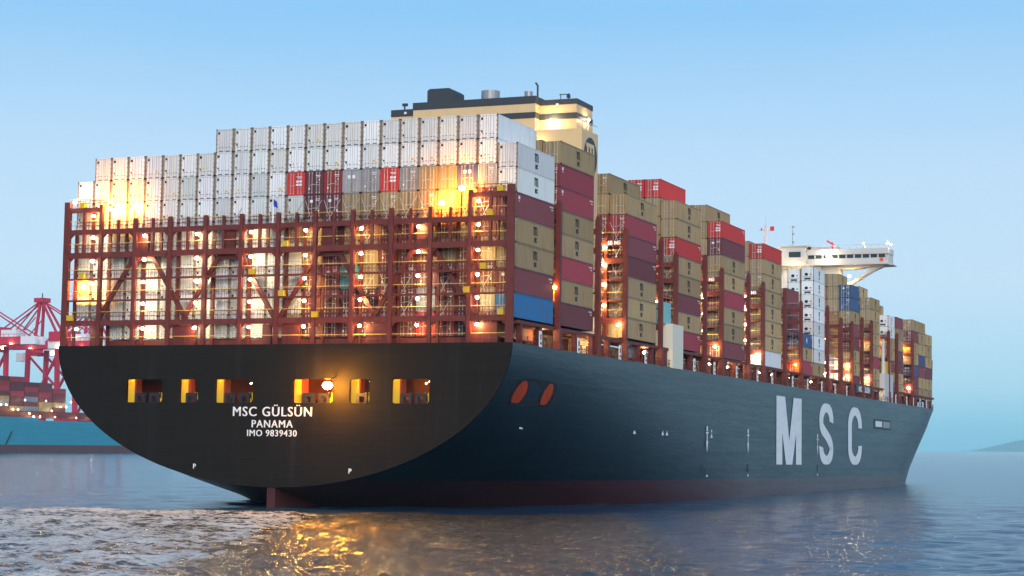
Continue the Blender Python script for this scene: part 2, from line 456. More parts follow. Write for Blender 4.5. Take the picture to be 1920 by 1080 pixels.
# riverbed far below keeps the sheet closed; hills beyond the estuary
def hills():
    mb = MB(); n = 90
    h = Vector((FW.x, FW.y, 0)).normalized(); rr = Vector((h.y, -h.x, 0))
    rows = []
    for j in range(7):
        row = []
        for i in range(n):
            u = 7950 + i * 170.0; v = 34000 + j * 300
            s = math.sin(i * 0.055 + 0.2) * 0.5 + math.sin(i * 0.13 + 1.0) * 0.22 + math.sin(i * 0.31) * 0.10 + math.sin(i * 0.9 + j) * 0.03
            rise = min(1, max(0, (u - 8100) / 1300)); rise = rise * rise * (3 - 2 * rise)
            z = max(-2, 1.9 * (95 + 55 * s) * rise * max(0, math.sin(math.pi * j / 6)) ** 0.7)
            p = Vector((CW.x, CW.y, 0)) + h * v + rr * u
            row.append((p.x, p.y, z))
        rows.append(row)
    for j in range(6):
        for i in range(n - 1):
            mb.quad(rows[j][i], rows[j][i + 1], rows[j + 1][i + 1], rows[j + 1][i])
    o = mb.build('hills', worn(mat('wooded_hill', (0.05, 0.075, 0.09), 0.9), (0.035, 0.05, 0.06), 0.8, (0.01, 0.01, 0.01)), smooth=True)
    tag(o, 'faint blue hills on the horizon to the right of the bow', None, None, 'structure')
hills()

# ------------------------------------------------------------------ the ship: hull
ship = link('container_ship', None)
tag(ship, 'huge dark container ship seen from astern, decks stacked with containers', 'container ship')
SHIP_TOP.append(ship)
ZD = 19.6
def smooth(a, b, x):
    t = min(1, max(0, (x - a) / (b - a))); return t * t * (3 - 2 * t)
def interp(x, xs, ys):
    return float(np.interp(x, xs, ys))
Y1 = lambda z: interp(z, [-13, 0, 5, 10, 15, 19.6, 25], [330, 327, 325, 332, 337, 331.5, 331.5])
Y0 = lambda z: interp(z, [-13, 0, 5, 10, 15, 19.6], [192, 200, 212, 225, 240, 255])
def half(y, z):
    zk = interp(y, [-2, 5, 15, 40, 80, 110], [2.46, 0.9, -1.1, -7, -12, -13.5])
    n = interp(y, [-2, 15, 40, 80, 110], [1.96, 2.0, 2.4, 4, 9])
    s = min(1, max(0.0, (ZD - z) / (ZD - zk)))
    b = 31.0 * max(0, 1 - abs(s) ** n) ** (1 / n)
    y0, y1 = Y0(z), Y1(z)
    if y > y0:
        b *= max(0, 1 - min(1, (y - y0) / (y1 - y0)) ** 2.1)
    return b, zk
def hull():
    ys = [-2, -1, 0, 2, 4, 7, 10, 14, 18, 24, 30, 38, 46, 55, 65, 76, 88, 100, 115, 135, 155, 175, 195, 210, 222, 234, 244, 252, 258, 264, 270, 276, 282, 288, 294, 300, 306, 312.5, 318, 323, 327, 330, 331.5]
    NT = 30; rings = []
    for y in ys:
        _, zk = half(y, 0)
        ring = []
        for i in range(NT + 1):
            th = math.pi / 2 * i / NT
            z = ZD - (ZD - zk) * math.sin(th) if y < 110 else ZD - (ZD - zk) * (i / NT)
            b, _ = half(y, z)
            if i == NT: b = 0
            ring.append((b, y, z))
        rings.append([(-x, yy, zz) for x, yy, zz in ring] + [r for r in reversed(ring[:-1])])
    mb = MB()
    n = len(rings[0])
    for r in rings: mb.v += r
    for j in range(len(rings) - 1):
        for i in range(n - 1):
            mb.f.append((j * n + i, (j + 1) * n + i, (j + 1) * n + i + 1, j * n + i + 1)); mb.m.append(0)
    mb.build('hull', M['hull'], ship, smooth=True)
    # deck
    mb = MB()
    for j in range(len(ys) - 1):
        a, b_ = half(ys[j], ZD)[0], half(ys[j + 1], ZD)[0]
        mb.quad((-a, ys[j], ZD - 0.15), (a, ys[j], ZD - 0.15), (b_, ys[j + 1], ZD - 0.15), (-b_, ys[j + 1], ZD - 0.15))
    mb.build('deck', M['deckred'], ship)
    # transom plate with the mooring openings cut out
    cu = bpy.data.curves.new('transom', 'CURVE'); cu.dimensions = '2D'; cu.fill_mode = 'BOTH'; cu.extrude = 0.09
    def spline(pts):
        s = cu.splines.new('POLY'); s.points.add(len(pts) - 1); s.use_cyclic_u = True
        for p, (x, z) in zip(s.points, pts): p.co = (x, z, 0, 1)
    zk = 2.46
    outl = []
    for i in range(-60, 61):
        th = math.pi / 2 * (1 - abs(i) / 60)
        z = ZD - (ZD - zk) * math.sin(th); b = half(-2, z)[0]
        if i == 0: b = 0
        outl.append((math.copysign(b, i), z))
    spline(outl)
    for x0, x1 in OPEN:
        r = 0.45; z0, z1 = 12.55, 15.4; pts = []
        for (ccx, ccz, a0) in ((x1 - r, z0 + r, -90), (x1 - r, z1 - r, 0), (x0 + r, z1 - r, 90), (x0 + r, z0 + r, 180)):
            for k in range(5):
                a = math.radians(a0 + k * 22.5); pts.append((ccx + r * math.cos(a), ccz + r * math.sin(a)))
        spline(pts)
    ob = bpy.data.objects.new('t', cu); COL.objects.link(ob)
    me = bpy.data.meshes.new_from_object(ob.evaluated_get(bpy.context.evaluated_depsgraph_get()))
    bpy.data.objects.remove(ob)
    me.transform(AFT); me.materials.clear(); me.materials.append(M['transom'])
    o = link('transom', me, ship, (0, -2.0, 0))
OPEN = [(-20.8, -15.5), (-13.1, -10.4), (-8.05, -2.75), (2.7, 8.1), (10.3, 12.95), (15.8, 20.7)]
hull()

# lamps share one mesh per colour
def lamp_mesh(name, m):
    mb = MB(); n = 8
    for k in range(5):
        ph = math.pi * k / 4 - math.pi / 2
        for i in range(n):
            t = 2 * math.pi * i / n
            mb.v.append((math.cos(ph) * math.cos(t), math.cos(ph) * math.sin(t), math.sin(ph)))
    for k in range(4):
        for i in range(n):
            mb.f.append((k * n + i, k * n + (i + 1) % n, (k + 1) * n + (i + 1) % n, (k + 1) * n + i)); mb.m.append(0)
    return mb.mesh(name, m, True)
LM = {k: lamp_mesh(k, M[k]) for k in ('lamp_warm', 'lamp_white', 'lamp_deck', 'lamp_cream', 'flood', 'flood_big')}
def lamp(parent, p, r, kind='lamp_warm', name='lamp'):
    o = link(name, LM[kind], parent, p); o.scale = (r, r, r * 0.75); return o

# mooring deck behind the transom openings
def mooring():
    md = link('mooring_deck', None, ship, (0, 0, 0))
    mb = MB(); x0, x1, y0, y1, z0, z1 = -23.5, 23.5, -1.85, 4.5, 12.3, 16.3
    mb.quad((x0, y1, z0), (x1, y1, z0), (x1, y1, z1), (x0, y1, z1))
    mb.quad((x0, y0, z0), (x1, y0, z0), (x1, y1, z0), (x0, y1, z0))
    mb.quad((x0, y0, z1), (x0, y1, z1), (x1, y1, z1), (x1, y0, z1))
    mb.quad((x0, y0, z0), (x0, y1, z0), (x0, y1, z1), (x0, y0, z1))
    mb.quad((x1, y0, z0), (x1, y0, z1), (x1, y1, z1), (x1, y1, z0))
    mb.build('bulkhead', M['deckred'], md)
    for k, (a, b) in enumerate(OPEN):
        w = b - a
        pw = 0.13 * w if w > 4 else 0.27 * w
        # a web frame at the port side of every opening, yellow lamplight painted in
        m2 = MB(); m2.box(a - 0.25, -1.15, 12.3, a + pw, -1.0, 15.38); m2.build('web_frame', M['bulkhead'], md)
        m2 = MB(); m2.box(a + pw + 0.01, -1.15, 12.3, a + pw + 0.2, 0.2, 16.2); m2.build('pillar', M['rust_red'], md)
        for xx in ([a + 0.36 * w, a + 0.74 * w] if w > 4 else [a + 0.55 * w]):
            m3 = MB()                                    # roller fairlead: black frame with a square eye
            for (p, q, r_, s_) in ((-0.7, 12.35, 0.7, 12.65), (-0.7, 13.35, 0.7, 13.75), (-0.7, 12.65, -0.32, 13.35), (0.32, 12.65, 0.7, 13.35)):
                m3.box(xx + p, -1.75, q, xx + r_, -1.2, s_)
            m3.tube((xx - 0.3, -1.5, 12.65), (xx - 0.3, -1.5, 13.35), 0.09); m3.tube((xx + 0.3, -1.5, 12.65), (xx + 0.3, -1.5, 13.35), 0.09)
            m3.build('fairlead', M['black'], md)
        m4 = MB(); m4.bar((b - 0.55, -1.2, 13.8), (b - 0.3, -1.5, 12.4), 0.12); m4.bar((b - 0.95, -1.2, 13.8), (b - 0.5, -1.5, 12.4), 0.1)
        m4.build('mooring_rope', M['bulkhead'], md)
        lamp(md, (a + pw * 0.4, -1.5, 15.72), 0.07, 'flood')
        if k in (2, 3, 5): lamp(md, (a + w * 0.62, 1.0, 15.0), 0.09, 'lamp_warm')
        lamp(md, (b - 0.3, -1.4, 15.12), 0.08, 'lamp_white')
    # the bright sodium floodlight hung in front of the transom
    fl = MB(); fl.bar((8.5, -1.9, 15.75), (8.5, -4.3, 15.25), 0.14); fl.box(8.1, -4.5, 15.3, 8.9, -4.0, 15.4); fl.build('floodlight_bracket', M['black'], md)
    lamp(md, (8.5, -4.2, 14.55), 0.62, 'flood_big', 'floodlight')
    # rollers, pipes and winches deeper in the mooring deck
    for k in range(16):
        x = -21.5 + k * 2.85
        m7 = MB(); m7.tube((x - 0.9, 2.4, 13.2), (x + 0.7, 2.4, 13.2), 0.55, 10); m7.box(x - 1.0, 2.0, 12.3, x - 0.85, 2.8, 13.9); m7.box(x + 0.6, 2.0, 12.3, x + 0.75, 2.8, 13.9); m7.build('mooring_winch', M['maroon'], md)
    for z in (15.6, 15.9): m8 = MB(); m8.tube((-23, 0.2, z), (23, 0.2, z), 0.09); m8.build('pipe', M['grey'], md)
    # starboard quarter fairleads: flat plates, shade painted black and lamp glow painted orange
    mf = MB(); n = 28
    pts = []
    for i in range(n):
        a = 2 * math.pi * i / n
        sx, sz = math.cos(a), math.sin(a)
        pts.append((6.3 * math.copysign(abs(sx) ** 0.4, sx), max(-1.35, 1.75 * math.copysign(abs(sz) ** 0.4, sz))))
    mf.prism(pts, lambda a, b_: (half(8.0 + a, 14 + b_)[0] - 0.05, 8.0 + a, 14 + b_), lambda a, b_: (half(8.0 + a, 14 + b_)[0] + 0.05, 8.0 + a, 14 + b_))
    mf.build('fairlead_dark_plate', M['black'], md)  # black sheet on the plating in place of the shaded opening
    for y, w in ((4.0, 1.9), (12.0, 1.55)):
        xh = half(y, 14.0)[0]
        m5 = MB(); n = 20
        pts = [(w * math.cos(2 * math.pi * i / n), max(-1.25, 1.6 * math.sin(2 * math.pi * i / n))) for i in range(n)]
        tilt = (half(y, 15.4)[0] - half(y, 12.6)[0]) / 2.8
        m5.prism(pts, lambda a, b_: (half(y + a, 14 + b_)[0] + 0.02, y + a, 14 + b_), lambda a, b_: (half(y + a, 14 + b_)[0] + 0.10, y + a, 14 + b_))
        f = m5.build('fairlead_shade_plate', M['black'], md)  # black oval on the plating, shade put in as colour
        m6 = MB()
        pts = [(w * 0.82 * math.cos(2 * math.pi * i / n), max(-1.15, 1.4 * math.sin(2 * math.pi * i / n))) for i in range(n)]
        m6.prism(pts, lambda a, b_: (half(y + a, 14 + b_)[0] + 0.105, y + a, 14 + b_), lambda a, b_: (half(y + a, 14 + b_)[0] + 0.13, y + a, 14 + b_))
        m6.build('fairlead_glow_disc', mat('fairlead_painted_glow', (0.5, 0.06, 0.012), 0.5), md)  # orange disc, the lamplight inside the fairlead put in as colour
        lamp(md, (xh + 0.55, y - 0.2, 15.85), 0.065, 'flood')  # added lamp outside the hull that makes the orange disc glow
mooring()

# rudder and skeg on the centre line
mb = MB()
mb.prism([(-1.9, -6), (13, -6), (13, 0.5), (-1.9, 2.7)], lambda a, b: (-0.55, a, b), lambda a, b: (0.55, a, b))
mb.build('rudder', mat('antifouling_red', (0.06, 0.013, 0.012), 0.6), ship)

# ------------------------------------------------------------------ writing on the hull
def stroke(name, path, w, m, parent, closed=False):
    """a painted letter: a band of width w along path, 2 cm proud of the plating; path in (y, z)"""
    mb = MB(); n = len(path); L, R = [], []
    for i, p in enumerate(path):
        a = Vector(path[max(0, i - 1)]); b = Vector(path[min(n - 1, i + 1)])
        d = (b - a).normalized(); nn = Vector((-d.y, d.x))
        ww = w if not callable(w) else w(i / (n - 1), d)
        L.append(Vector(p) + nn * ww / 2); R.append(Vector(p) - nn * ww / 2)
    x = 31.0
    for i in range(n - 1):
        mb.quad((x + 0.05, *R[i]), (x + 0.05, *R[i + 1]), (x + 0.05, *L[i + 1]), (x + 0.05, *L[i]))
    return mb.build(name, m, parent)
M['hullwhite'] = worn(mat('hull_letter_white', (0.76, 0.77, 0.77), 0.5), (0.55, 0.57, 0.58), 0.5, (0.3, 0.15, 0.5))
z0, z1 = 5.95, 17.65
mb = MB()
ya, yb = 116.4, 134.0; sw = 4.0
def qd(p): mb.quad(*[(31.05, a, b) for a, b in p])
qd([(ya, z0), (ya + sw, z0), (ya + sw, z1), (ya, z1)])
qd([(yb - sw, z0), (yb, z0), (yb, z1), (yb - sw, z1)])
mid = (ya + yb) / 2
mb2 = mb
mb.quad(*[(31.054, a, b) for a, b in [(ya + sw * 0.25, z1), (ya + sw * 1.45, z1), (mid + sw * 0.42, z0), (mid - sw * 0.55, z0)]][::-1])
mb.quad(*[(31.058, a, b) for a, b in [(yb - sw * 1.45, z1), (yb - sw * 0.25, z1), (mid + sw * 0.55, z0), (mid - sw * 0.42, z0)]][::-1])
o = mb.build('lettering', M['hullwhite'], ship); o['label'] = 'giant white letter M on the dark hull side'
def arc(cy, cz, ry, rz, a0, a1, n=26):
    return [(cy + ry * math.cos(math.radians(a0 + (a1 - a0) * i / n)), cz + rz * math.sin(math.radians(a0 + (a1 - a0) * i / n))) for i in range(n + 1)]
wv = lambda t, d: 1.55 + 1.75 * abs(d.y)
ys_, ye_ = 149.2, 157.2
cyS = (ys_ + ye_) / 2; ryS = (ye_ - ys_) / 2
S1 = arc(cyS, 14.3, ryS, 2.3, -8, 180, 22)
S2 = [(ys_ + 0.1, 13.4), (ys_ + 0.9, 12.6), (cyS - 0.9, 11.85), (cyS + 1.2, 11.1), (ye_ - 0.9, 10.2), (ye_ - 0.1, 9.4)]
S3 = arc(cyS, 9.0, ryS, 2.15, 0, -188, 22)
o = stroke('lettering', S1 + S2 + S3, wv, M['hullwhite'], ship); o['label'] = 'giant white letter S on the dark hull side'
cyC, ryC = 177.9, 4.6
o = stroke('lettering', arc(cyC, 13.6, ryC, 3.0, -5, 180, 22) + [(cyC - ryC, 12.0), (cyC - ryC, 10.6)] + arc(cyC, 9.6, ryC, 2.75, 180, 365, 22), wv, M['hullwhite'], ship)
o['label'] = 'giant white letter C on the dark hull side'
for body, size, z, bold, sp in (('MSC GÜLSÜN', 1.63, 10.95, 0.0, 1.14), ('PANAMA', 1.28, 9.60, 0.0, 1.14), ('IMO 9839430', 1.10, 8.55, 0.0, 1.12)):
    me = text_mesh('lettering', body, size, M['white'], 0.0, spacing=sp, depth=0.012, fat=0.022)
    me.transform(AFT)
    o = link('lettering', me, ship, (0, -2.115, z)); o['label'] = 'white lettering reading ' + body + ' on the transom'
# marks on the topsides: tug arrows, thruster and draught marks, pilot door
for y in (75.5, 98.5, 146.2):
    mb = MB(); x = 31.05
    mb.quad((x, y - 0.2, 9.3), (x, y + 0.2, 9.3), (x, y + 0.2, 10.7), (x, y - 0.2, 10.7))
    mb.f.append((len(mb.v), len(mb.v) + 1, len(mb.v) + 2)); mb.m.append(0); mb.v += [(x, y, 7.6), (x, y + 0.5, 9.4), (x, y - 0.5, 9.4)]
    mb.quad((x, y - 0.7, 10.5), (x, y + 0.7, 10.5), (x, y + 0.7, 10.75), (x, y - 0.7, 10.75))
    mb.quad((x, y - 0.35, 10.9), (x, y + 0.35, 10.9), (x, y + 0.35, 11.6), (x, y - 0.35, 11.6))
    mb.build('hull_mark', M['hullwhite'], ship)
    mb = MB(); mb.quad((x, y - 0.3, 4.7), (x, y + 0.3, 4.7), (x, y + 0.3, 6.0), (x, y - 0.3, 6.0)); mb.build('hull_mark', M['black'], ship)
    mb = MB(); mb.quad((x, y - 0.35, 4.0), (x, y + 0.35, 4.0), (x, y + 0.35, 4.3), (x, y - 0.35, 4.3)); mb.build('hull_mark', M['hullwhite'], ship)
for y in (44, 55, 56.8, 78, 10.5):
    x = half(y, 10.0)[0] + 0.06
    mb = MB(); mb.f.append((0, 1, 2)); mb.m.append(0); mb.v += [(x, y - 0.6, 9.9), (x, y + 0.6, 9.9), (x, y, 10.6)]
    mb.quad((x, y - 0.25, 10.7), (x, y + 0.25, 10.7), (x, y + 0.25, 11.1), (x, y - 0.25, 11.1))
    mb.build('hull_mark', M['hullwhite'], ship)
for x, s in ((-10.6, 'P'), (10.6, 'P')):
    me = text_mesh('hull_mark', s, 0.8, M['white'], 0.02, depth=0.01); me.transform(AFT); link('hull_mark', me, ship, (x, -2.115, 4.55 if x < 0 else 4.3))
mb = MB(); mb.box(30.9, 196, 13.5, 31.06, 213, 15.6); pd = mb.build('side_door', M['black'], ship)
mb = MB(); mb.box(31.06, 197.5, 14.0, 31.09, 204, 15.2); mb.build('door_panel', M['hullwhite'], pd)
mb = MB(); mb.box(31.06, 205.2, 13.9, 31.09, 212, 15.2); mb.build('door_panel', M['grey'], pd)

# ------------------------------------------------------------------ stern lashing bridge
def railing_mesh(L, n):
    mb = MB()
    for z in (0.55, 1.1): mb.tube((-L / 2, 0, z), (L / 2, 0, z), 0.042 if z > 1 else 0.022, 5, mi=0 if z > 1 else 1)
    for i in range(n + 1):
        x = -L / 2 + L * i / n; mb.tube((x, 0, 0), (x, 0, 1.1), 0.022, 5, mi=1)
    return mb
LV = [22.45, 25.3, 28.0, 31.05, 34.0, 36.8]        # walkway levels
def stern_bridge():
    lb = link('lashing_bridge', None, ship, (0, Y_LB, 0)); lb['label'] = 'wide red lashing bridge across the stern'
    def post(x, y, z0, z1, w, d=None):
        d = d or w
        mb = MB(); mb.box(-w / 2, -d / 2, 0, w / 2, d / 2, z1 - z0)
        o = mb.build('post', M['maroon'], lb, loc=(x, y, z0)); return o
    for c in range(0, 25, 2):
        top = 37.9 if c in (0, 24) else 37.4 if c in (2, 22) else 35.6
        post(cx(c), 0, ZD, top, 0.50 if c not in (0, 24) else 0.88, 0.45)
        post(cx(c) + (0.55 if c < 24 else -0.55), 1.25, ZD, min(top, 34.5), 0.34, 0.3)
    for c in range(1, 24, 2):
        post(cx(c), 0, LV[3], 37.2 if c in (1, 23) else 35.5, 0.34)
        post(cx(c) + 0.5, 1.25, LV[3], 34.4 if c not in (1, 23) else 37, 0.28, 0.3)
    thick = {0: 0.66, 1: 0.2, 2: 0.2, 3: 0.70, 4: 0.62, 5: 0.6}
    rail = railing_mesh(2 * P - 0.75, 6).mesh('railing', [M['rail'], M['maroon']])
    rail_s = railing_mesh(2 * P - 0.75, 5).mesh('railing', [M['maroon'], M['maroon']])
    for k, z in enumerate(LV):
        for c in range(0, 24, 2):
            if k == 5 and c not in (0, 22): continue
            x0, x1 = cx(c) + 0.32, cx(c + 2) - 0.32
            if c == 0: x0 += 0.16
            if c == 22: x1 -= 0.16
            mb = MB(); t = thick[k]
            mb.box(x0, -0.22, z - t / 2, x1, 0.16, z + t / 2)
            if k in (0, 3, 4):                       # haunches where the beam meets the posts
                for xa, sgn in ((x0, 1), (x1, -1)):
                    mb.prism([(xa, z - t / 2), (xa + sgn * 0.55, z - t / 2), (xa, z - t / 2 - 0.5)], lambda a, b: (a, -0.10, b), lambda a, b: (a, 0.10, b))
            mb.build('beam', M['maroon'], lb)
            mb = MB(); mb.box(x0, 0.17, z + t / 2 - 0.12, x1, 1.4, z + t / 2 - 0.02); mb.build('walkway', M['deckred'], lb)
            link('railing', rail, lb, ((x0 + x1) / 2, -0.12, z + t / 2))
            link('railing', rail_s, lb, ((x0 + x1) / 2, 1.3, z + t / 2))
    for c in range(0, 24, 2):                         # rail along the deck edge
        link('railing', rail, lb, ((cx(c) + cx(c + 2)) / 2, -0.1, ZD))
    # A-shaped braces
    for pc in (4.35, 9.25, 14.6, 19.6):
        for sgn in (-1, 1):
            mb = MB(); mb.bar((cx(pc + sgn * 0.55), 0.55, LV[3] - 0.35), (cx(pc + sgn * 2.55), 0.55, LV[0] + 0.35), 0.3, 0.55)
            mb.build('brace', M['maroon'], lb)
        mb = MB(); mb.prism([(cx(pc - 0.75), LV[3] - 0.3), (cx(pc + 0.75), LV[3] - 0.3), (cx(pc + 0.6), LV[3] - 0.9), (cx(pc - 0.6), LV[3] - 0.9)], lambda a, b: (a, 0.45, b), lambda a, b: (a, 0.7, b))
        mb.build('gusset', M['maroon'], lb)
        mb = MB(); mb.box(cx(pc - 0.32), 0.2, LV[3] + 0.4, cx(pc + 0.32), 0.6, LV[4] - 0.36); mb.build('panel', M['maroon'], lb)
    for c0, c1 in ((1.45, 2.1), (6.2, 7.45), (11.2, 11.65), (12.25, 13.2), (16.7, 17.8), (22.0, 23.35)):
        mb = MB(); mb.box(cx(c0), 0.3, ZD, cx(c1), 0.75, LV[0] - 0.38); mb.build('panel', M['maroon'], lb)
    # lamps under the walkways
    for k, z in enumerate(LV[:5]):
        for c in (1.6, 4.62, 7.6, 10.6, 13.55, 16.5, 19.45, 22.45):
            if k == 0 and c < 2: c = 0.8
            if k == 1 and c < 2: continue
            cool = (k == 1 and c > 19) or (k == 2 and c == 19.45)
            lamp(lb, (cx(c), -0.32, z - thick[k] / 2 - 0.42), 0.21, 'lamp_white' if cool or c < 12 else 'lamp_warm')
            mb = MB(); mb.box(-0.3, -0.2, 0, 0.3, 0.2, 0.14); mb.build('lamp_hood', M['maroon'], lb, loc=(cx(c), -0.32, z - thick[k] / 2 - 0.24))
    lamp(lb, (cx(22.45), -0.32, LV[5] - 0.8), 0.21, 'lamp_white'); lamp(lb, (cx(1.6), -0.32, LV[5] - 0.8), 0.21, 'lamp_warm')
    lamp(lb, (cx(0.45), -0.3, LV[5] + 1.0), 0.2, 'lamp_white'); lamp(lb, (cx(1.0), 0.2, LV[2] - 0.9), 0.34, 'flood')
    # floodlights on the top walkway turned at the reefers
    for x, z in ((cx(2.42), 37.8), (cx(2.42), 36.9)):
        lamp(lb, (x, 0.15, z), 0.30, 'flood', 'floodlight')
    lamp(lb, (cx(3.6), 1.1, 37.1), 0.30, 'flood', 'floodlight')
    lamp(lb, (cx(21.5), 0.2, 37.7), 0.40, 'flood', 'floodlight'); lamp(lb, (cx(20.5), 0.2, 36.0), 0.36, 'flood', 'floodlight')
    mb = MB(); mb.bar((cx(2.42), 0.15, LV[4]), (cx(2.42), 0.15, 37.8), 0.16); mb.bar((cx(3.6), 1.1, LV[4]), (cx(3.6), 1.1, 37.1), 0.12); mb.bar((cx(21.5), 0.2, LV[4]), (cx(21.5), 0.2, 37.7), 0.14); mb.bar((cx(20.5), 0.2, LV[4]), (cx(20.5), 0.2, 36.0), 0.14)
    mb.build('floodlight_mast', M['maroon'], lb)
    # crossed lashing rods
    for lev in (4, 3, 1, 0):
        for c in range(12, 24):
            if lev != 4 and random.random() < 0.45: continue
            if lev == 4 and c > 22: continue
            z = LV[lev] + 0.4
            for sgn in (-1, 1):
                mb = MB(); xm = (cx(c) + cx(c + 1)) / 2
                mb.tube((xm - sgn * 0.25, 1.0, z), (xm + sgn * 1.1, 1.7, z + 2.75), 0.04, 5); mb.build('lashing_rod', M['rod'], lb)
    for c in (0.2, 1.5, 4.7, 7.2):
        mb = MB(); mb.tube((cx(c + 2), 1.0, LV[4] + 0.4), (cx(c + 2.4), 1.6, LV[4] + 2.6), 0.04, 5); mb.build('lashing_rod', M['rod'], lb)
    # yellow gear bins on the walkways
    for c, k in ((0.35, 0), (1.0, 2), (12.45, 3), (12.3, 1), (10.65, 2), (14.1, 0), (22.7, 2), (21.9, 1), (23.6, 0), (23.5, 5), (23.0, 4), (0.9, 5)):
        mb = MB(); mb.box(-0.38, -0.28, 0, 0.38, 0.28, 0.62); mb.box(-0.42, -0.32, 0.62, 0.42, 0.32, 0.68)
        mb.build('gear_bin', M['gearbox'], lb, loc=(cx(c), -0.1, LV[k] + thick[k] / 2 + 0.02))
    # ensign staff
    mb = MB(); mb.tube((cx(11.75), -0.3, 34.3), (cx(11.75), -0.3, 37.7), 0.09); mb.build('ensign_staff', M['white'], lb)
    mb = MB(); mb.prism([(0, 0), (0.55, -0.45), (0.65, -1.2), (0.15, -1.0), (-0.1, -0.1)], lambda a, b: (cx(11.75) + a, -0.3, 37.3 + b), lambda a, b: (cx(11.75) + a, -0.34, 37.3 + b))
    mb.build('ensign', M['flagblue'], lb)
stern_bridge()

# ------------------------------------------------------------------ containers
CL, CWd, CH = 12.19, 2.438, 2.86
def dry_body():
    mb = MB(); hw = CWd / 2
    # corner posts, rails
    for x in (-hw, hw - 0.16):
        for y in (0, CL - 0.2): mb.box(x, y, 0, x + 0.16, y + 0.2, CH)
        mb.box(x, 0.2, 0, x + 0.16, CL - 0.2, 0.16); mb.box(x, 0.2, CH - 0.12, x + 0.16, CL - 0.2, CH)
    for y in (0, CL - 0.12):
        mb.box(-hw + 0.16, y, 0, hw - 0.16, y + 0.12, 0.15); mb.box(-hw + 0.16, y, CH - 0.14, hw - 0.16, y + 0.12, CH)
    # corrugated sides and far end
    for sgn in (-1, 1):
        n = 34; ys = []; L = CL - 0.4
        for i in range(n):
            y = 0.2 + L * i / n; d = L / n
            ys += [(y, 0.02), (y + d * 0.32, 0.02), (y + d * 0.5, 0.065), (y + d * 0.82, 0.065)]
        ys.append((CL - 0.2, 0.02))
        for (a, da), (b, db) in zip(ys[:-1], ys[1:]):
            q = [(sgn * (hw - da), a, 0.16), (sgn * (hw - db), b, 0.16), (sgn * (hw - db), b, CH - 0.12), (sgn * (hw - da), a, CH - 0.12)]
            mb.quad(*(q if sgn > 0 else q[::-1]))
    mb.quad((hw - 0.1, CL - 0.06, 0.1), (-hw + 0.1, CL - 0.06, 0.1), (-hw + 0.1, CL - 0.06, CH - 0.1), (hw - 0.1, CL - 0.06, CH - 0.1))
    mb.quad((-hw + 0.1, 0.1, CH - 0.03), (hw - 0.1, 0.1, CH - 0.03), (hw - 0.1, CL - 0.1, CH - 0.03), (-hw + 0.1, CL - 0.1, CH - 0.03))
    mb.quad((-hw + 0.1, 0.1, 0.05), (-hw + 0.1, CL - 0.1, 0.05), (hw - 0.1, CL - 0.1, 0.05), (hw - 0.1, 0.1, 0.05))
    # corner castings
    for x in (-hw - 0.006, hw - 0.172):
        for z in (-0.02, CH - 0.10): mb.box(x, -0.008, z, x + 0.178, 0.19, z + 0.122, 1)
    return mb.mesh('container_body', [M['container'], M['seam']])
def dry_door():
    mb = MB(); w = 1.04                              # one leaf, hinged on its outer edge; x from 0 (outer) to w (inner)
    z0, z1 = 0.17, CH - 0.16
    mb.box(0.0, 0.05, z0, w, 0.09, z1)
    n = 4
    for i in range(n):                               # pressed horizontal panels
        a = z0 + 0.1 + (z1 - z0 - 0.2) * i / n
        mb.box(0.07, 0.03, a, w - 0.07, 0.05, a + (z1 - z0 - 0.2) / n - 0.10)
    for z in (z0 + 0.3, (z0 + z1) / 2 - 0.4, (z0 + z1) / 2 + 0.5, z1 - 0.3): mb.box(-0.04, 0.0, z, 0.10, 0.05, z + 0.16, 1)
    for x in (0.34, 0.74):
        mb.tube((x, 0.005, z0 - 0.08), (x, 0.005, z1 + 0.08), 0.038, 6, mi=2)
        for z in (z0 + 0.02, z1 - 0.1): mb.box(x - 0.09, -0.02, z, x + 0.09, 0.03, z + 0.09, 2)
        mb.box(x - 0.05, -0.03, 1.05 + x * 0.2, x + 0.34, 0.01, 1.12 + x * 0.2, 2)
    mb.box(w - 0.002, 0.02, z0, w + 0.012, 0.05, z1, 3)
    return mb
def mirror(mb):
    m2 = MB(); m2.v = [(-x, y, z) for x, y, z in mb.v]; m2.f = [tuple(reversed(f)) for f in mb.f]; m2.m = list(mb.m); return m2
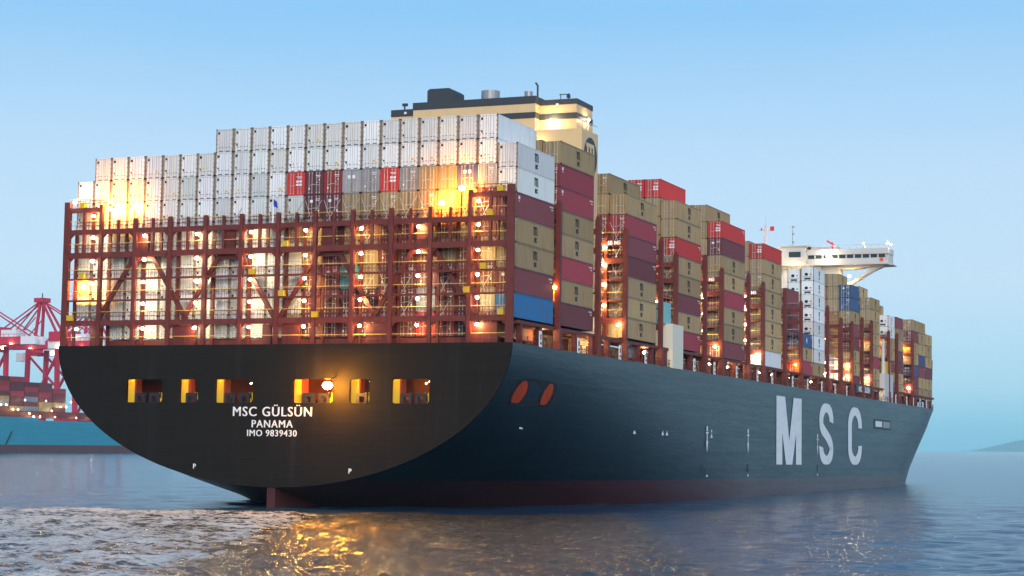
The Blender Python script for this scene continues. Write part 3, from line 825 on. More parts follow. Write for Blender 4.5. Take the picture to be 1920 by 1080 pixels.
def reefer_body():
    mb = MB(); hw = CWd / 2
    for x in (-hw, hw - 0.13):
        for y in (0, CL - 0.13): mb.box(x, y, 0, x + 0.13, y + 0.13, CH, 1)
    for y in (0, CL - 0.1):
        mb.box(-hw + 0.13, y, 0, hw - 0.13, y + 0.1, 0.19, 0); mb.box(-hw + 0.13, y, CH - 0.13, hw - 0.13, y + 0.1, CH, 0)
    for sgn in (-1, 1):
        ys = []; n = 24; L = CL - 0.26
        for i in range(n):
            y = 0.13 + L * i / n; d = L / n
            ys += [(y, 0.015), (y + d * 0.7, 0.015), (y + d * 0.8, 0.032), (y + d * 0.9, 0.032)]
        ys.append((CL - 0.13, 0.015))
        for (a, da), (b, db) in zip(ys[:-1], ys[1:]):
            q = [(sgn * (hw - da), a, 0.14), (sgn * (hw - db), b, 0.14), (sgn * (hw - db), b, CH - 0.1), (sgn * (hw - da), a, CH - 0.1)]
            mb.quad(*(q if sgn > 0 else q[::-1]))
        mb.box(sgn * hw - (0.1 if sgn > 0 else 0), 0.13, 0, sgn * hw + (0 if sgn > 0 else 0.1), CL - 0.13, 0.14)
        mb.box(sgn * hw - (0.1 if sgn > 0 else 0), 0.13, CH - 0.1, sgn * hw + (0 if sgn > 0 else 0.1), CL - 0.13, CH)
    mb.quad((-hw + 0.05, 0.05, CH - 0.03), (hw - 0.05, 0.05, CH - 0.03), (hw - 0.05, CL - 0.05, CH - 0.03), (-hw + 0.05, CL - 0.05, CH - 0.03))
    mb.quad((-hw + 0.1, 0.1, 0.05), (-hw + 0.1, CL - 0.1, 0.05), (hw - 0.1, CL - 0.1, 0.05), (hw - 0.1, 0.1, 0.05))
    mb.quad((hw - 0.1, CL - 0.05, 0.1), (-hw + 0.1, CL - 0.05, 0.1), (-hw + 0.1, CL - 0.05, CH - 0.1), (hw - 0.1, CL - 0.05, CH - 0.1))
    mb.box(-0.75, -0.006, 0.03, -0.2, 0.05, 0.12, 2); mb.box(0.2, -0.006, 0.03, 0.75, 0.05, 0.12, 2)
    for x in (-hw - 0.006, hw - 0.172):
        for z in (-0.02, CH - 0.10): mb.box(x, -0.008, z, x + 0.178, 0.19, z + 0.122, 2)
    return mb.mesh('reefer_body', [M['reefer'], M['rustpost'], M['seam']])
def reefer_door():
    mb = MB(); w = 1.07; z0, z1 = 0.21, CH - 0.15
    mb.box(0, 0.02, z0, w - 0.012, 0.09, z1)
    mb.box(w - 0.012, 0.03, z0, w + 0.014, 0.07, z1, 2)
    for x in (0.40, 0.80):
        mb.tube((x, 0.0, z0 - 0.06), (x, 0.0, z1 + 0.06), 0.028, 6, mi=1)
        for z in (z0 + 0.32, ): mb.box(x - 0.11, -0.02, z, x + 0.11, 0.03, z + 0.06, 2)
        mb.box(x - 0.07, -0.02, z1 - 0.02, x + 0.07, 0.02, z1 + 0.05, 1)
    for k in range(5): mb.box(-0.06, -0.012, z0 + 0.18 + k * 0.55, 0.10, 0.03, z0 + 0.27 + k * 0.55, 3)
    return mb
DRY_B = dry_body(); REEF_B = reefer_body()
dd = dry_door(); DRY_D = [dd.mesh('door', [M['container'], M['container'], M['rod'], M['seam']]), mirror(dd).mesh('door', [M['container'], M['container'], M['rod'], M['seam']])]
rd = reefer_door(); REEF_D = [rd.mesh('door', [M['reefer'], M['rod'], M['seam'], M['rustpost']]), mirror(rd).mesh('door', [M['reefer'], M['rod'], M['seam'], M['rustpost']])]
def plates(rects, m, name):
    mb = MB()
    for x0, z0, x1, z1 in rects: mb.box(x0, -0.034, z0, x1, -0.026, z1)
    return mb.mesh(name, m)
def vent(rects, name='vent'):
    mb = MB()
    for x0, z0, x1, z1 in rects: mb.box(x0, -0.03, z0, x1, 0.02, z1)
    return mb.mesh(name, M['ink'])
VENTS = [vent([(-0.93, 2.22, -0.66, 2.5)]), vent([(-0.93, 2.22, -0.66, 2.5), (-0.90, 0.72, -0.72, 0.98)]), vent([(-0.95, 2.2, -0.64, 2.5), (-0.9, 0.74, -0.74, 0.94)])]
STICK = plates([(0.32, 0.75, 0.55, 0.98), (0.72, 0.6, 0.86, 0.72)], M['sticker_yellow'], 'warning_sticker')
STICK2 = plates([(-0.45, 0.85, -0.24, 1.06), (0.1, 0.9, 0.22, 1.02)], M['sticker_yellow'], 'warning_sticker')
PL4 = plates([(0.08, 1.55, 0.42, 1.8), (0.5, 1.55, 0.84, 1.8), (0.08, 1.15, 0.42, 1.4), (0.5, 1.15, 0.84, 1.4), (0.1, 2.2, 0.86, 2.28), (0.35, 2.06, 0.86, 2.13)], M['white'], 'placard')
PL2 = plates([(-0.5, 1.75, -0.12, 2.15), (0.12, 1.75, 0.5, 2.15)], M['white'], 'placard')
PL1 = plates([(-0.52, 1.9, -0.15, 2.25), (0.55, 0.75, 0.7, 1.0), (0.25, 2.3, 0.85, 2.37), (0.25, 2.12, 0.75, 2.17)], M['white'], 'placard')
PLS = plates([(-0.75, 0.62, -0.58, 0.85), (0.2, 2.28, 0.85, 2.36), (0.3, 2.1, 0.8, 2.16), (0.6, 1.7, 0.72, 1.84), (0.35, 1.4, 0.47, 1.52)], M['white'], 'placard')
def logo():
    # the stacked mark: a broad m with square shoulders over a smaller s c
    mm = MB(); y0 = 0.0
    def r(a, b, c, d): mm.quad((a, b, 0), (c, b, 0), (c, d, 0), (a, d, 0))
    for k in range(3): r(0.06 + k * 0.44, 0.98, 0.30 + k * 0.44, 1.80)
    r(0.06, 1.801, 1.10, 1.99); r(-0.10, 1.86, 0.058, 1.98); r(1.182, 0.98, 1.30, 1.08)
    base = mm.mesh('m', M['ink'])
    t = text_mesh('sc', 'sc', 1.0, M['ink'], 0.055, align='CENTER', depth=0.0)
    me = join_meshes('logo', [(base, Matrix.Translation((-0.6, -0.2, 0))), (t, Matrix.Translation((0, 0.02, 0)))], M['ink'])
    me.transform(STB); return me
LOGO = logo()
def small_mark():
    mb = MB()
    mb.quad((0, 0, 0), (0, 0.55, 0), (0, 0.55, 0.4), (0, 0, 0.4)); mb.quad((0, 0.1, -0.25), (0, 0.5, -0.25), (0, 0.5, -0.15), (0, 0.1, -0.15))
    return mb.mesh('placard', M['white'])
SMARK = small_mark()
def id_mark():
    mb = MB()
    for k in range(6): mb.quad((0, k * 0.2, 0), (0, k * 0.2 + 0.13, 0), (0, k * 0.2 + 0.13, 0.2), (0, k * 0.2, 0.2))
    mb.quad((0, 0.5, -0.3), (0, 1.1, -0.3), (0, 1.1, -0.18), (0, 0.5, -0.18))
    return mb.mesh('placard', M['white'])
IDMARK = id_mark()
def star():
    mb = MB(); n = 14
    pts = [((0.75 if i % 2 == 0 else 0.34) * math.cos(2 * math.pi * i / n + math.pi / 2), (0.75 if i % 2 == 0 else 0.34) * math.sin(2 * math.pi * i / n + math.pi / 2)) for i in range(n)]
    mb.prism(pts, lambda a, b: (0, a, b), lambda a, b: (0.01, a, b)); return mb.mesh('logo', M['white'])
STAR = star()
def machinery():
    mb = MB(); n = 14
    mb.box(-0.55, -0.03, 0.25, 0.6, 0.0, 0.6)
    mb.prism([(-0.2 + 0.33 * math.cos(2 * math.pi * i / n), 1.35 + 0.33 * math.sin(2 * math.pi * i / n)) for i in range(n)], lambda a, b: (a, 0.0, b), lambda a, b: (a, -0.03, b))
    mb.box(0.5, -0.03, 1.25, 0.72, 0, 1.5); mb.box(-0.95, -0.03, 0.78, 0.95, 0, 0.84)
    return mb.mesh('cooling_unit', M['ink'])
MACH = machinery()

COLOR = {'be': (0.36, 0.255, 0.125), 'm': (0.17, 0.040, 0.050), 'ma': (0.12, 0.030, 0.042), 'mr': (0.33, 0.042, 0.062), 'R': (0.58, 0.040, 0.036),
         'dr': (0.30, 0.032, 0.028), 'br': (0.24, 0.062, 0.040), 'gr': (0.36, 0.36, 0.36), 'nb': (0.055, 0.06, 0.17), 'bl': (0.025, 0.17, 0.40),
         'db': (0.035, 0.085, 0.20), 'W': (0.80, 0.80, 0.785), 'te': (0.12, 0.36, 0.36), 'ob': (0.34, 0.17, 0.07), 'gb': (0.2, 0.23, 0.28)}
CNAME = {'be': 'beige', 'm': 'maroon', 'ma': 'dark maroon', 'mr': 'crimson', 'R': 'bright red', 'dr': 'dark red', 'br': 'brick brown', 'gr': 'grey',
         'nb': 'navy', 'bl': 'bright blue', 'db': 'dark blue', 'W': 'white', 'te': 'teal', 'ob': 'ochre', 'gb': 'slate blue'}
ORD = ['', 'first', 'second', 'third', 'fourth', 'fifth', 'sixth', 'seventh', 'eighth', 'ninth', 'tenth', 'eleventh', 'twelfth', 'thirteenth', 'fourteenth',
       'fifteenth', 'sixteenth', 'seventeenth', 'eighteenth', 'nineteenth', 'twentieth', 'twenty-first', 'twenty-second', 'twenty-third', 'twenty-fourth']
def container(c, y, z, L, H, key, label, logo_on=False, mark=None, machine=False, detail=True):
    base = COLOR[key]; j = random.choice((random.uniform(0.72, 0.95), random.uniform(0.9, 1.12)))
    col = tuple(min(0.85, v * j * random.uniform(0.97, 1.03)) for v in base) + (1,)
    reefer = key == 'W'
    if reefer and random.random() < 0.16: col = tuple(v * 0.86 * w for v, w in zip(base, (1.0, 0.97, 0.92))) + (1,)
    o = link('reefer_container' if reefer else 'shipping_container', REEF_B if reefer else DRY_B, None, ((c - 11.5) * P + random.uniform(-0.02, 0.02), y + random.uniform(-0.05, 0.06), z), col)
    o.scale = (1, L / CL, (H - 0.045) / CH)
    tag(o, label, 'reefer' if reefer else 'container', 'white reefers stacked on the ship' if reefer else 'containers stacked on the ship')
    SHIP_TOP.append(o)
    D = REEF_D if reefer else DRY_D
    if machine:
        link('cooling_unit', MACH, o)
        mb = link('door', REEF_PLATE, o, color=col)
    else:
        hx = CWd / 2 - (0.145 if reefer else 0.17)
        link('door', D[0], o, (-hx, 0, 0), col); link('door', D[1], o, (hx, 0, 0), col)
        if detail:
            r = random.random()
            if reefer:
                link('vent', random.choice(VENTS), o)['kind'] = 'stuff'
                if r < 0.3: link('warning_sticker', random.choice((STICK, STICK2)), o)['kind'] = 'stuff'
            elif key == 'R': link('placard', PL4, o)['kind'] = 'stuff'
            elif key in ('nb',): link('placard', PL2, o)['kind'] = 'stuff'
            elif key in ('gr',) : link('placard', random.choice((PL2, PLS)), o)['kind'] = 'stuff'
            elif key != 'be': link('placard', random.choice((PL1, PLS, PLS)), o)['kind'] = 'stuff'
            elif r < 0.3: link('placard', PLS, o)['kind'] = 'stuff'
    if logo_on:
        l = link('logo', LOGO, o, (CWd / 2 + 0.012, CL * 0.5, CH * 0.5 - 0.85))
    elif c == 23 and random.random() < 0.7:
        link('placard', IDMARK, o, (CWd / 2 + 0.012, CL - 1.6, CH - 0.55))['kind'] = 'stuff'
    if mark: link('placard', SMARK if mark == 's' else STAR, o, (CWd / 2 + 0.012, 0.5 if mark == 's' else CL * 0.5, CH - 0.75 if mark == 's' else CH * 0.5))
    return o
mbp = MB(); mbp.box(-1.08, 0.02, 0.2, 1.08, 0.09, CH - 0.14); REEF_PLATE = mbp.mesh('door', M['reefer'])

# stern block, 24 rows
STERN = {}
for c in range(0, 23):
    tiers = 7 if c == 0 else 8 if c <= 7 else 9
    for t in range(tiers):
        if t == 0 and c < 2: continue
        STERN[(c, t)] = None
for (c, t) in STERN:
    if t >= 7: k = 'W'
    elif c <= 11: k = 'W'
    elif c == 12: k = {6: 'R', 5: 'W'}.get(t, 'W' if t in (1, 2, 3) else 'be')
    elif t == 6: k = {13: 'ma', 14: 'dr', 15: 'gr', 16: 'gr', 17: 'R', 18: 'gr', 19: 'be', 20: 'be', 21: 'nb', 22: 'gr'}[c]
    elif t == 5: k = 'ma' if c in (13, 14) else 'm' if c == 22 else 'be'
    elif t == 4: k = {13: 'be', 14: 'ma', 15: 'be', 16: 'br', 17: 'br', 18: 'm', 19: 'be', 20: 'br', 21: 'be', 22: 'm'}[c]
    else:
        k = random.choice(['br', 'm', 'ma', 'br', 'dr', 'ma', 'be'])
        if (c, t) in ((15, 2), (15, 3)): k = 'te' if t == 2 else 'be'
        if (c, t) == (19, 1): k = 'gr'
        if (c, t) == (19, 0): k = 'R'
        if c == 16 and t == 3: k = 'be'
        if c == 22 and t == 1: k = 'be'
    STERN[(c, t)] = k
ordr = lambda n: ORD[n]
for (c, t), k in STERN.items():
    nm = 'white reefer' if k == 'W' else CNAME[k] + ' container'
    top = not ((c, t + 1) in STERN)
    side = f'{ordr(c + 1)} row from port' if c < 12 else f'{ordr(24 - c)} row from starboard'
    lab = f'{nm} in the stern stack, {"topmost tier" if top else ordr(t + 1) + " tier up"}, {side}'
    container(c, 0.0, 20.5 + 2.9 * t, CL, 2.9, k, lab)
# outer starboard row of the stern block: top -> bottom
def stack(name, y0, y1, zb, h, c, keys, logos=True, marks=None, machine=False):
    n = len(keys)
    for i, k in enumerate(keys):
        t = n - 1 - i
        nm = 'white reefer' if k == 'W' else CNAME[k] + ' container'
        row = {23: 'outermost starboard row', 22: 'second row from starboard', 21: 'third row from starboard'}[c]
        lab = f'{nm}, {"topmost" if i == 0 else ordr(t + 1) + " tier up"}, {row}, {name}'
        lg = c >= 22 and (k == 'be' or k == 'W') and logos
        mk = marks.get(i) if marks else None
        container(c, y0, zb + h * t, y1 - y0, h, k, lab, lg and not mk, mk, machine and k == 'W')
st = lambda n: f'{ORD[n]} stack from the stern'
stack('stern stack', 0, CL, 22.62, 2.93, 23, ['W', 'W', 'm', 'be', 'be', 'm', 'bl'], marks={2: 's'})
stack(st(2), 14.2, 26.3, 22.7, 2.85, 23, ['be', 'mr', 'mr', 'be', 'be', 'mr', 'be', 'm'], marks={1: 's', 2: 's'})
stack(st(2), 14.2, 26.3, 22.7, 2.88, 22, ['be', 'be', 'm', 'br', 'be', 'm', 'br', 'm'])
stack(st(3), 39.3, 52.3, 22.7, 2.79, 23, ['be', 'mr', 'm', 'm', 'be', 'be', 'be'])
stack(st(3), 39.3, 52.3, 22.7, 2.80, 22, ['be', 'be', 'dr', 'm', 'br', 'dr', 'br', 'br'])
stack(st(4), 61.6, 73.8, 22.6, 2.70, 23, ['be', 'be', 'R', 'be', 'be', 'm', 'be', 'mr'])
stack(st(4), 61.6, 73.8, 22.6, 2.76, 22, ['R', 'be', 'be', 'be', 'br', 'be', 'dr', 'be', 'br'], logos=False)
stack(st(4), 61.6, 73.8, 22.6, 2.76, 21, ['R', 'be', 'be', 'be', 'm', 'be', 'dr', 'be', 'br'])
stack(st(5), 85.3, 98.3, 22.5, 2.68, 23, ['R', 'm', 'be', 'be', 'mr', 'be', 'be', 'm'])
stack(st(5), 85.3, 98.3, 22.5, 2.68, 22, ['be', 'be', 'be', 'dr', 'be', 'br', 'be', 'gr', 'be'])
stack(st(5), 85.3, 98.3, 22.5, 2.68, 21, ['be', 'be', 'm', 'dr', 'be', 'br', 'be', 'gr', 'be'])
stack(st(6), 110, 122, 22.45, 2.58, 23, ['R', 'be', 'be', 'be', 'be', 'be', 'be', 'W'], marks={7: 's'})
stack(st(6), 110, 122, 22.45, 2.64, 22, ['be', 'be', 'gb', 'be', 'be', 'W', 'be', 'be'])
stack(st(7), 136, 144.6, 22.2, 2.52, 23, ['db', 'be', 'mr'], marks={0: 'star'})
stack(st(7), 136, 144.6, 22.2, 2.60, 22, ['m', 'm', 'm', 'be', 'be', 'ob'])
stack(st(7), 136, 144.6, 22.2, 2.60, 21, ['be', 'm', 'm', 'be', 'be', 'ob'])
stack(st(8), 145.7, 154.4, 22.25, 2.53, 23, ['W'] * 7 + ['be'], machine=True)
stack(st(8), 145.7, 154.4, 22.25, 2.50, 22, ['W'] * 6 + ['be', 'ob'], machine=True)
stack(st(9), 168.3, 176.6, 21.5, 2.87, 22, ['ob', 'ob', 'ob', 'W', 'W'])
stack(st(10), 177.3, 185.0, 21.3, 2.59, 23, ['db', 'db', 'be', 'm', 'm', 'be', 'be', 'm'])
stack(st(10), 177.3, 185.0, 21.3, 2.55, 22, ['be', 'be', 'be', 'ob', 'be', 'be', 'm', 'be', 'be'])
stack(st(10), 177.3, 185.0, 21.3, 2.55, 21, ['be', 'ob', 'be', 'be', 'be', 'be', 'm', 'be', 'be'])
stack(st(11), 196.6, 204.9, 21.4, 2.45, 23, ['be', 'be', 'be', 'be', 'be', 'mr', 'be', 'be'])
stack(st(11), 196.6, 204.9, 21.4, 2.45, 22, ['be', 'be', 'be', 'be', 'm', 'be', 'mr', 'be', 'be'])
stack(st(12), 214.1, 221.1, 21.5, 2.44, 23, ['W', 'W', 'be', 'be', 'm', 'be', 'm'], machine=True)
stack(st(12), 214.1, 221.1, 21.5, 2.44, 22, ['be', 'be', 'be', 'be', 'be', 'm', 'be', 'm'])
stack(st(13), 223.2, 230.8, 21.5, 2.48, 23, ['m', 'be', 'be', 'm', 'm', 'be', 'be'])
stack(st(13), 223.2, 230.8, 21.5, 2.48, 22, ['ob', 'be', 'be', 'm', 'm', 'be', 'be'])
stack(st(14), 241.4, 248.8, 21.4, 2.6, 23, ['be', 'm', 'be', 'be', 'nb', 'ma', 'm'])
stack(st(14), 241.4, 248.8, 21.4, 2.6, 22, ['be', 'ob', 'ob', 'be', 'nb', 'm', 'm'])
stack(st(15), 249.6, 257.5, 21.4, 2.6, 23, ['be', 'be', 'be', 'nb', 'm', 'be', 'be'])
stack(st(15), 249.6, 257.5, 21.4, 2.6, 22, ['be', 'be', 'be', 'nb', 'm', 'be', 'be'])
stack(st(16), 258.3, 266.3, 21.3, 2.66, 23, ['be', 'be', 'be', 'm', 'be', 'be'])
stack(st(16), 258.3, 266.3, 21.3, 2.66, 22, ['be', 'be', 'be', 'm', 'be', 'be'])

# ------------------------------------------------------------------ lashing bridges along the starboard side
def side_bridge_meshes():
    D = {}
    mb = MB(); mb.box(-0.30, -0.3, 0, 0.30, 0.3, 18.0); mb.box(-0.42, -0.45, -0.1, 0.42, 0.45, 2.6); mb.box(-0.2, -0.31, 18.0, 0.2, 0.2, 18.3)
    for z in (3.2, 6.1, 9.0): mb.box(-0.32, -0.1, z, -0.31, 0.1, z + 0.4)
    D['tall'] = mb.mesh('post', M['maroon'])
    mb = MB(); mb.box(-0.20, -0.24, 0, 0.20, 0.24, 17.3); D['post'] = mb.mesh('post', M['maroon'])
    mb = MB(); mb.box(-2 * P, -0.2, -0.38, 2 * P, 0.2, 0.38); mb.box(-2 * P, 0.2, 0.22, 2 * P, 1.0, 0.32); D['beam'] = mb.mesh('beam', M['maroon'])
    mb = MB(); mb.box(-2 * P, -0.15, -0.12, 2 * P, 0.15, 0.12); mb.box(-2 * P, 0.15, 0.0, 2 * P, 1.0, 0.1); D['thin'] = mb.mesh('beam', M['maroon'])
    D['rail'] = railing_mesh(4 * P - 0.4, 8).mesh('railing', [M['rail'], M['maroon']])
    mb = MB()
    for s in (-1, 1): mb.tube((-0.25 * s, 0, 0), (1.05 * s, 0.3, 2.7), 0.045, 5)
    D['rod'] = mb.mesh('lashing_rod', M['rod'])
    return D
SB = side_bridge_meshes()
def side_bridge(y, zs=1.0, lamps=(), text=None, rods=False):
    lb = link('lashing_bridge', None, ship, (0, y, ZD))
    lb.scale = (1, 1, zs)
    link('post', SB['tall'], lb, (cx(24) + 0.2, 0, 0))
    for c in (23, 22, 21, 20): link('post', SB['post'], lb, (cx(c), 0, 0))
    for k, z in enumerate((5.5, 8.2, 11.1, 13.8, 16.3)):
        link('beam', SB['beam' if k in (0, 3, 4) else 'thin'], lb, (cx(22), 0, z))
        link('railing', SB['rail'], lb, (cx(22), -0.1, z + (0.38 if k in (0, 3, 4) else 0.12)))
        if rods:
            for c in (22.5, 23.5): link('lashing_rod', SB['rod'], lb, (cx(c), 0.35, z + 0.3))
    for c, k, kind, r in lamps:
        z = (5.5, 8.2, 11.1, 13.8, 16.3)[k]
        lamp(lb, (cx(c), -0.45, z - 0.62), r if r < 0.28 else r * 0.8, kind)
    if text:
        for s, c, z in text:
            me = text_mesh('lettering', s, 0.75, M['white'], 0.03, depth=0.005); me.transform(AFT)
            link('lettering', me, lb, (cx(c), -0.215, z))
    return lb
WARM = lambda r=0.2: [(22.95, k, 'lamp_warm', r) for k in range(5)]
side_bridge(13.2, 1.0)
side_bridge(27.4, 0.985, [])
side_bridge(38.2, 0.97, [(22.95, 4, 'lamp_warm', 0.24), (22.95, 3, 'lamp_warm', 0.24), (22.95, 2, 'lamp_warm', 0.22), (22.95, 1, 'lamp_warm', 0.22), (23.78, 0, 'lamp_warm', 0.3)],
            [('10 M5', 23.45, 16.05), ('23', 22.75, 13.55)], True)
side_bridge(53.6, 0.985)
side_bridge(60.6, 0.92, [(22.95, 4, 'lamp_deck', 0.22), (22.95, 2, 'lamp_warm', 0.2), (22.95, 1, 'lamp_white', 0.18)], None, True)
side_bridge(75.2, 0.98)
side_bridge(84.2, 0.92, [(22.95, 4, 'lamp_warm', 0.2), (22.95, 3, 'lamp_warm', 0.2), (22.95, 2, 'lamp_warm', 0.2), (22.95, 1, 'lamp_white', 0.18), (23.72, 0, 'lamp_warm', 0.32)], [('23', 22.75, 13.55), ('M5', 23.45, 16.05)])
side_bridge(99.7, 0.95)
side_bridge(108.9, 0.92, [(22.95, 4, 'lamp_white', 0.2), (22.95, 3, 'lamp_warm', 0.2), (22.95, 2, 'lamp_white', 0.24), (22.95, 1, 'lamp_white', 0.24), (23.72, 0, 'lamp_white', 0.36)], [('23', 22.75, 13.55), ('M5', 23.45, 16.05)])
side_bridge(123.4, 0.93)
side_bridge(135.0, 0.86, [(22.0, 2, 'lamp_deck', 0.24), (22.95, 1, 'lamp_warm', 0.22), (23.72, 0, 'flood', 0.2)], [('23', 22.75, 13.55)])
side_bridge(155.6, 0.9)
side_bridge(167.2, 0.82, [(22.95, 3, 'lamp_deck', 0.2), (22.95, 1, 'lamp_white', 0.2), (22.95, 0, 'lamp_white', 0.4)])
side_bridge(176.9, 0.82, [(23.72, 1, 'lamp_warm', 0.2), (23.72, 0, 'lamp_warm', 0.36)])
side_bridge(186.3, 0.9)
side_bridge(195.6, 0.9, [(23.3, 3, 'lamp_warm', 0.2), (23.72, 0, 'lamp_white', 0.36)])
side_bridge(213.1, 0.85, [(23.2, 4, 'lamp_deck', 0.24), (23.2, 3, 'lamp_deck', 0.2)])
side_bridge(222.3, 0.85)
side_bridge(240.4, 0.85, [(23.2, 4, 'flood', 0.22), (23.2, 3, 'lamp_deck', 0.24), (23.72, 0, 'lamp_deck', 0.42)])

# ------------------------------------------------------------------ deck edge furniture
def deck_edge():
    # hatch coaming behind the side passage, and the pedestals that carry the outer stacks
    mb = MB(); mb.box(26.2, 12.5, ZD - 0.15, 26.6, 268, ZD + 2.2); mb.build('hatch_coaming', M['deckred'], ship)
    mb = MB(); mb.box(-25, -0.1, ZD - 0.15, 25, 12.4, ZD + 0.75); mb.build('hatch_cover', M['deckred'], ship)
    mb = MB(); mb.box(26.61, 0.6, ZD + 2.35, 30.6, 268, ZD + 2.75); mb.build('stack_girder', M['deckred'], ship)
    ped = MB(); ped.box(-0.3, -0.35, 0, 0.3, 0.35, 2.5); pm = ped.mesh('pedestal', M['maroon'])
    stn = MB(); stn.box(-0.05, -0.05, 0, 0.05, 0.05, 1.1); sm = stn.mesh('stanchion', M['maroon'])
    for y in np.arange(2, 268, 6.1): link('pedestal', pm, ship, (30.2, float(y), ZD - 0.15))
    for y in np.arange(1, 266, 2.0): link('stanchion', sm, ship, (30.85, float(y), ZD - 0.1))
    mb = MB()
    for z in (0.5, 1.0): mb.tube((30.85, 0, ZD + z), (30.85, 266, ZD + z), 0.035, 5)
    mb.build('deck_rail', M['maroon'], ship)
    mb = MB(); mb.box(-0.05, -0.38, 0, 0.05, 0.38, 1.9); sg = mb.mesh('sign_plate', M['white'])
    mk = MB(); mk.box(0.051, -0.2, 0.9, 0.056, 0.2, 1.5); mk.box(0.051, -0.24, 0.3, 0.056, 0.24, 0.6); km = mk.mesh('sign_print', M['ink'])
    for y in (6.8, 19.8, 35.5, 46.3, 69, 79.5, 92, 104.5, 114, 128, 139, 150, 161, 171, 196, 206, 219.5, 232, 240, 248, 256):
        s = link('sign_plate', sg, ship, (30.95, y, ZD - 0.05)); link('sign_print', km, s)
    lamp(ship, (30.3, 13.0, 27.2), 0.30, 'flood', 'deck_lamp')
    for y, r in ((11.2, 0.18), (17.5, 0.12), (23.2, 0.16), (28.3, 0.14), (31.6, 0.15), (35.2, 0.16), (43.5, 0.1), (50.8, 0.24), (82.5, 0.14), (83.6, 0.12), (92.7, 0.16), (97.4, 0.17), (106, 0.14),
                 (112, 0.1), (120, 0.12), (133, 0.15), (148.5, 0.15), (152, 0.1), (160, 0.16), (172, 0.14), (184.5, 0.12), (189, 0.16), (207, 0.14), (226, 0.12), (232.5, 0.1)):
        lamp(ship, (29.2, y, ZD + 1.75), r, 'lamp_deck' if r < 0.16 or y == 50.8 else 'lamp_warm', 'deck_lamp')
    mb = MB(); mb.box(28.0, 43.6, 20.2, 29.4, 46.0, 21.9); mb.build('gangway_winch', M['grey'], ship)
    # pilot house box and ladder gear amidships
    mb = MB(); mb.box(28.6, 57.6, ZD - 0.1, 31.2, 62.6, 25.8); st_ = mb.build('deck_store', mat('cream_white_paint', (0.72, 0.66, 0.52), 0.5), ship); st_['label'] = 'plain white store house at the deck edge'
    mb = MB(); mb.box(28.3, 56.8, 25.81, 30.2, 59.8, 28.9); mb.build('vent_trunk', M['teal'], ship)
    mb = MB(); mb.box(29.0, 208.4, ZD - 0.1, 30.8, 217.2, 25.6); mb.build('deck_store', M['shipwhite'], ship)
    mb = MB(); mb.box(29.4, 210.5, 25.6, 30.6, 215.5, 28.3); mb.build('provision_bin', M['gearbox'], ship)
    mb = MB(); mb.tube((30.2, 209.4, 25.6), (30.2, 209.4, 33.0), 0.42, 8, 0.25); mb.bar((30.2, 209.4, 32.6), (30.2, 212, 30.8), 0.3); mb.build('provision_crane', M['shipwhite'], ship)
    # name board
    mb = MB(); mb.box(30.6, 180.5, 20.6, 30.75, 195.5, 22.1); nb = mb.build('name_board', M['charcoal'], ship)
    me = text_mesh('lettering', 'MSC GÜLSÜN', 1.5, M['white'], 0.05, depth=0.006, xs=1.18); me.transform(STB); link('lettering', me, nb, (30.756, 188.0, 20.8))
    # foremast post and bow bulwark
    mb = MB(); mb.bar((29.6, 268.5, ZD), (29.9, 268.5, 31.5), 0.5); mb.build('foremast', M['charcoal'], ship)
    mb = MB(); mb.box(29.3, 262.0, ZD, 29.5, 266.0, ZD + 2.9); mb.build('sign_plate', M['white'], ship)
    mb = MB()
    ys = [266, 272, 278, 284, 290, 296, 302, 308, 314, 320, 324, 328, 330.5, 331.4]
    for sgn in (-1, 1):
        for a, b in zip(ys[:-1], ys[1:]):
            xa, xb = half(a, ZD)[0] * sgn, half(b, ZD)[0] * sgn
            mb.quad((xa, a, ZD), (xb, b, ZD), (xb, b, ZD + 1.0), (xa, a, ZD + 1.0))
    mb.build('bulwark', M['hull'], ship)
deck_edge()

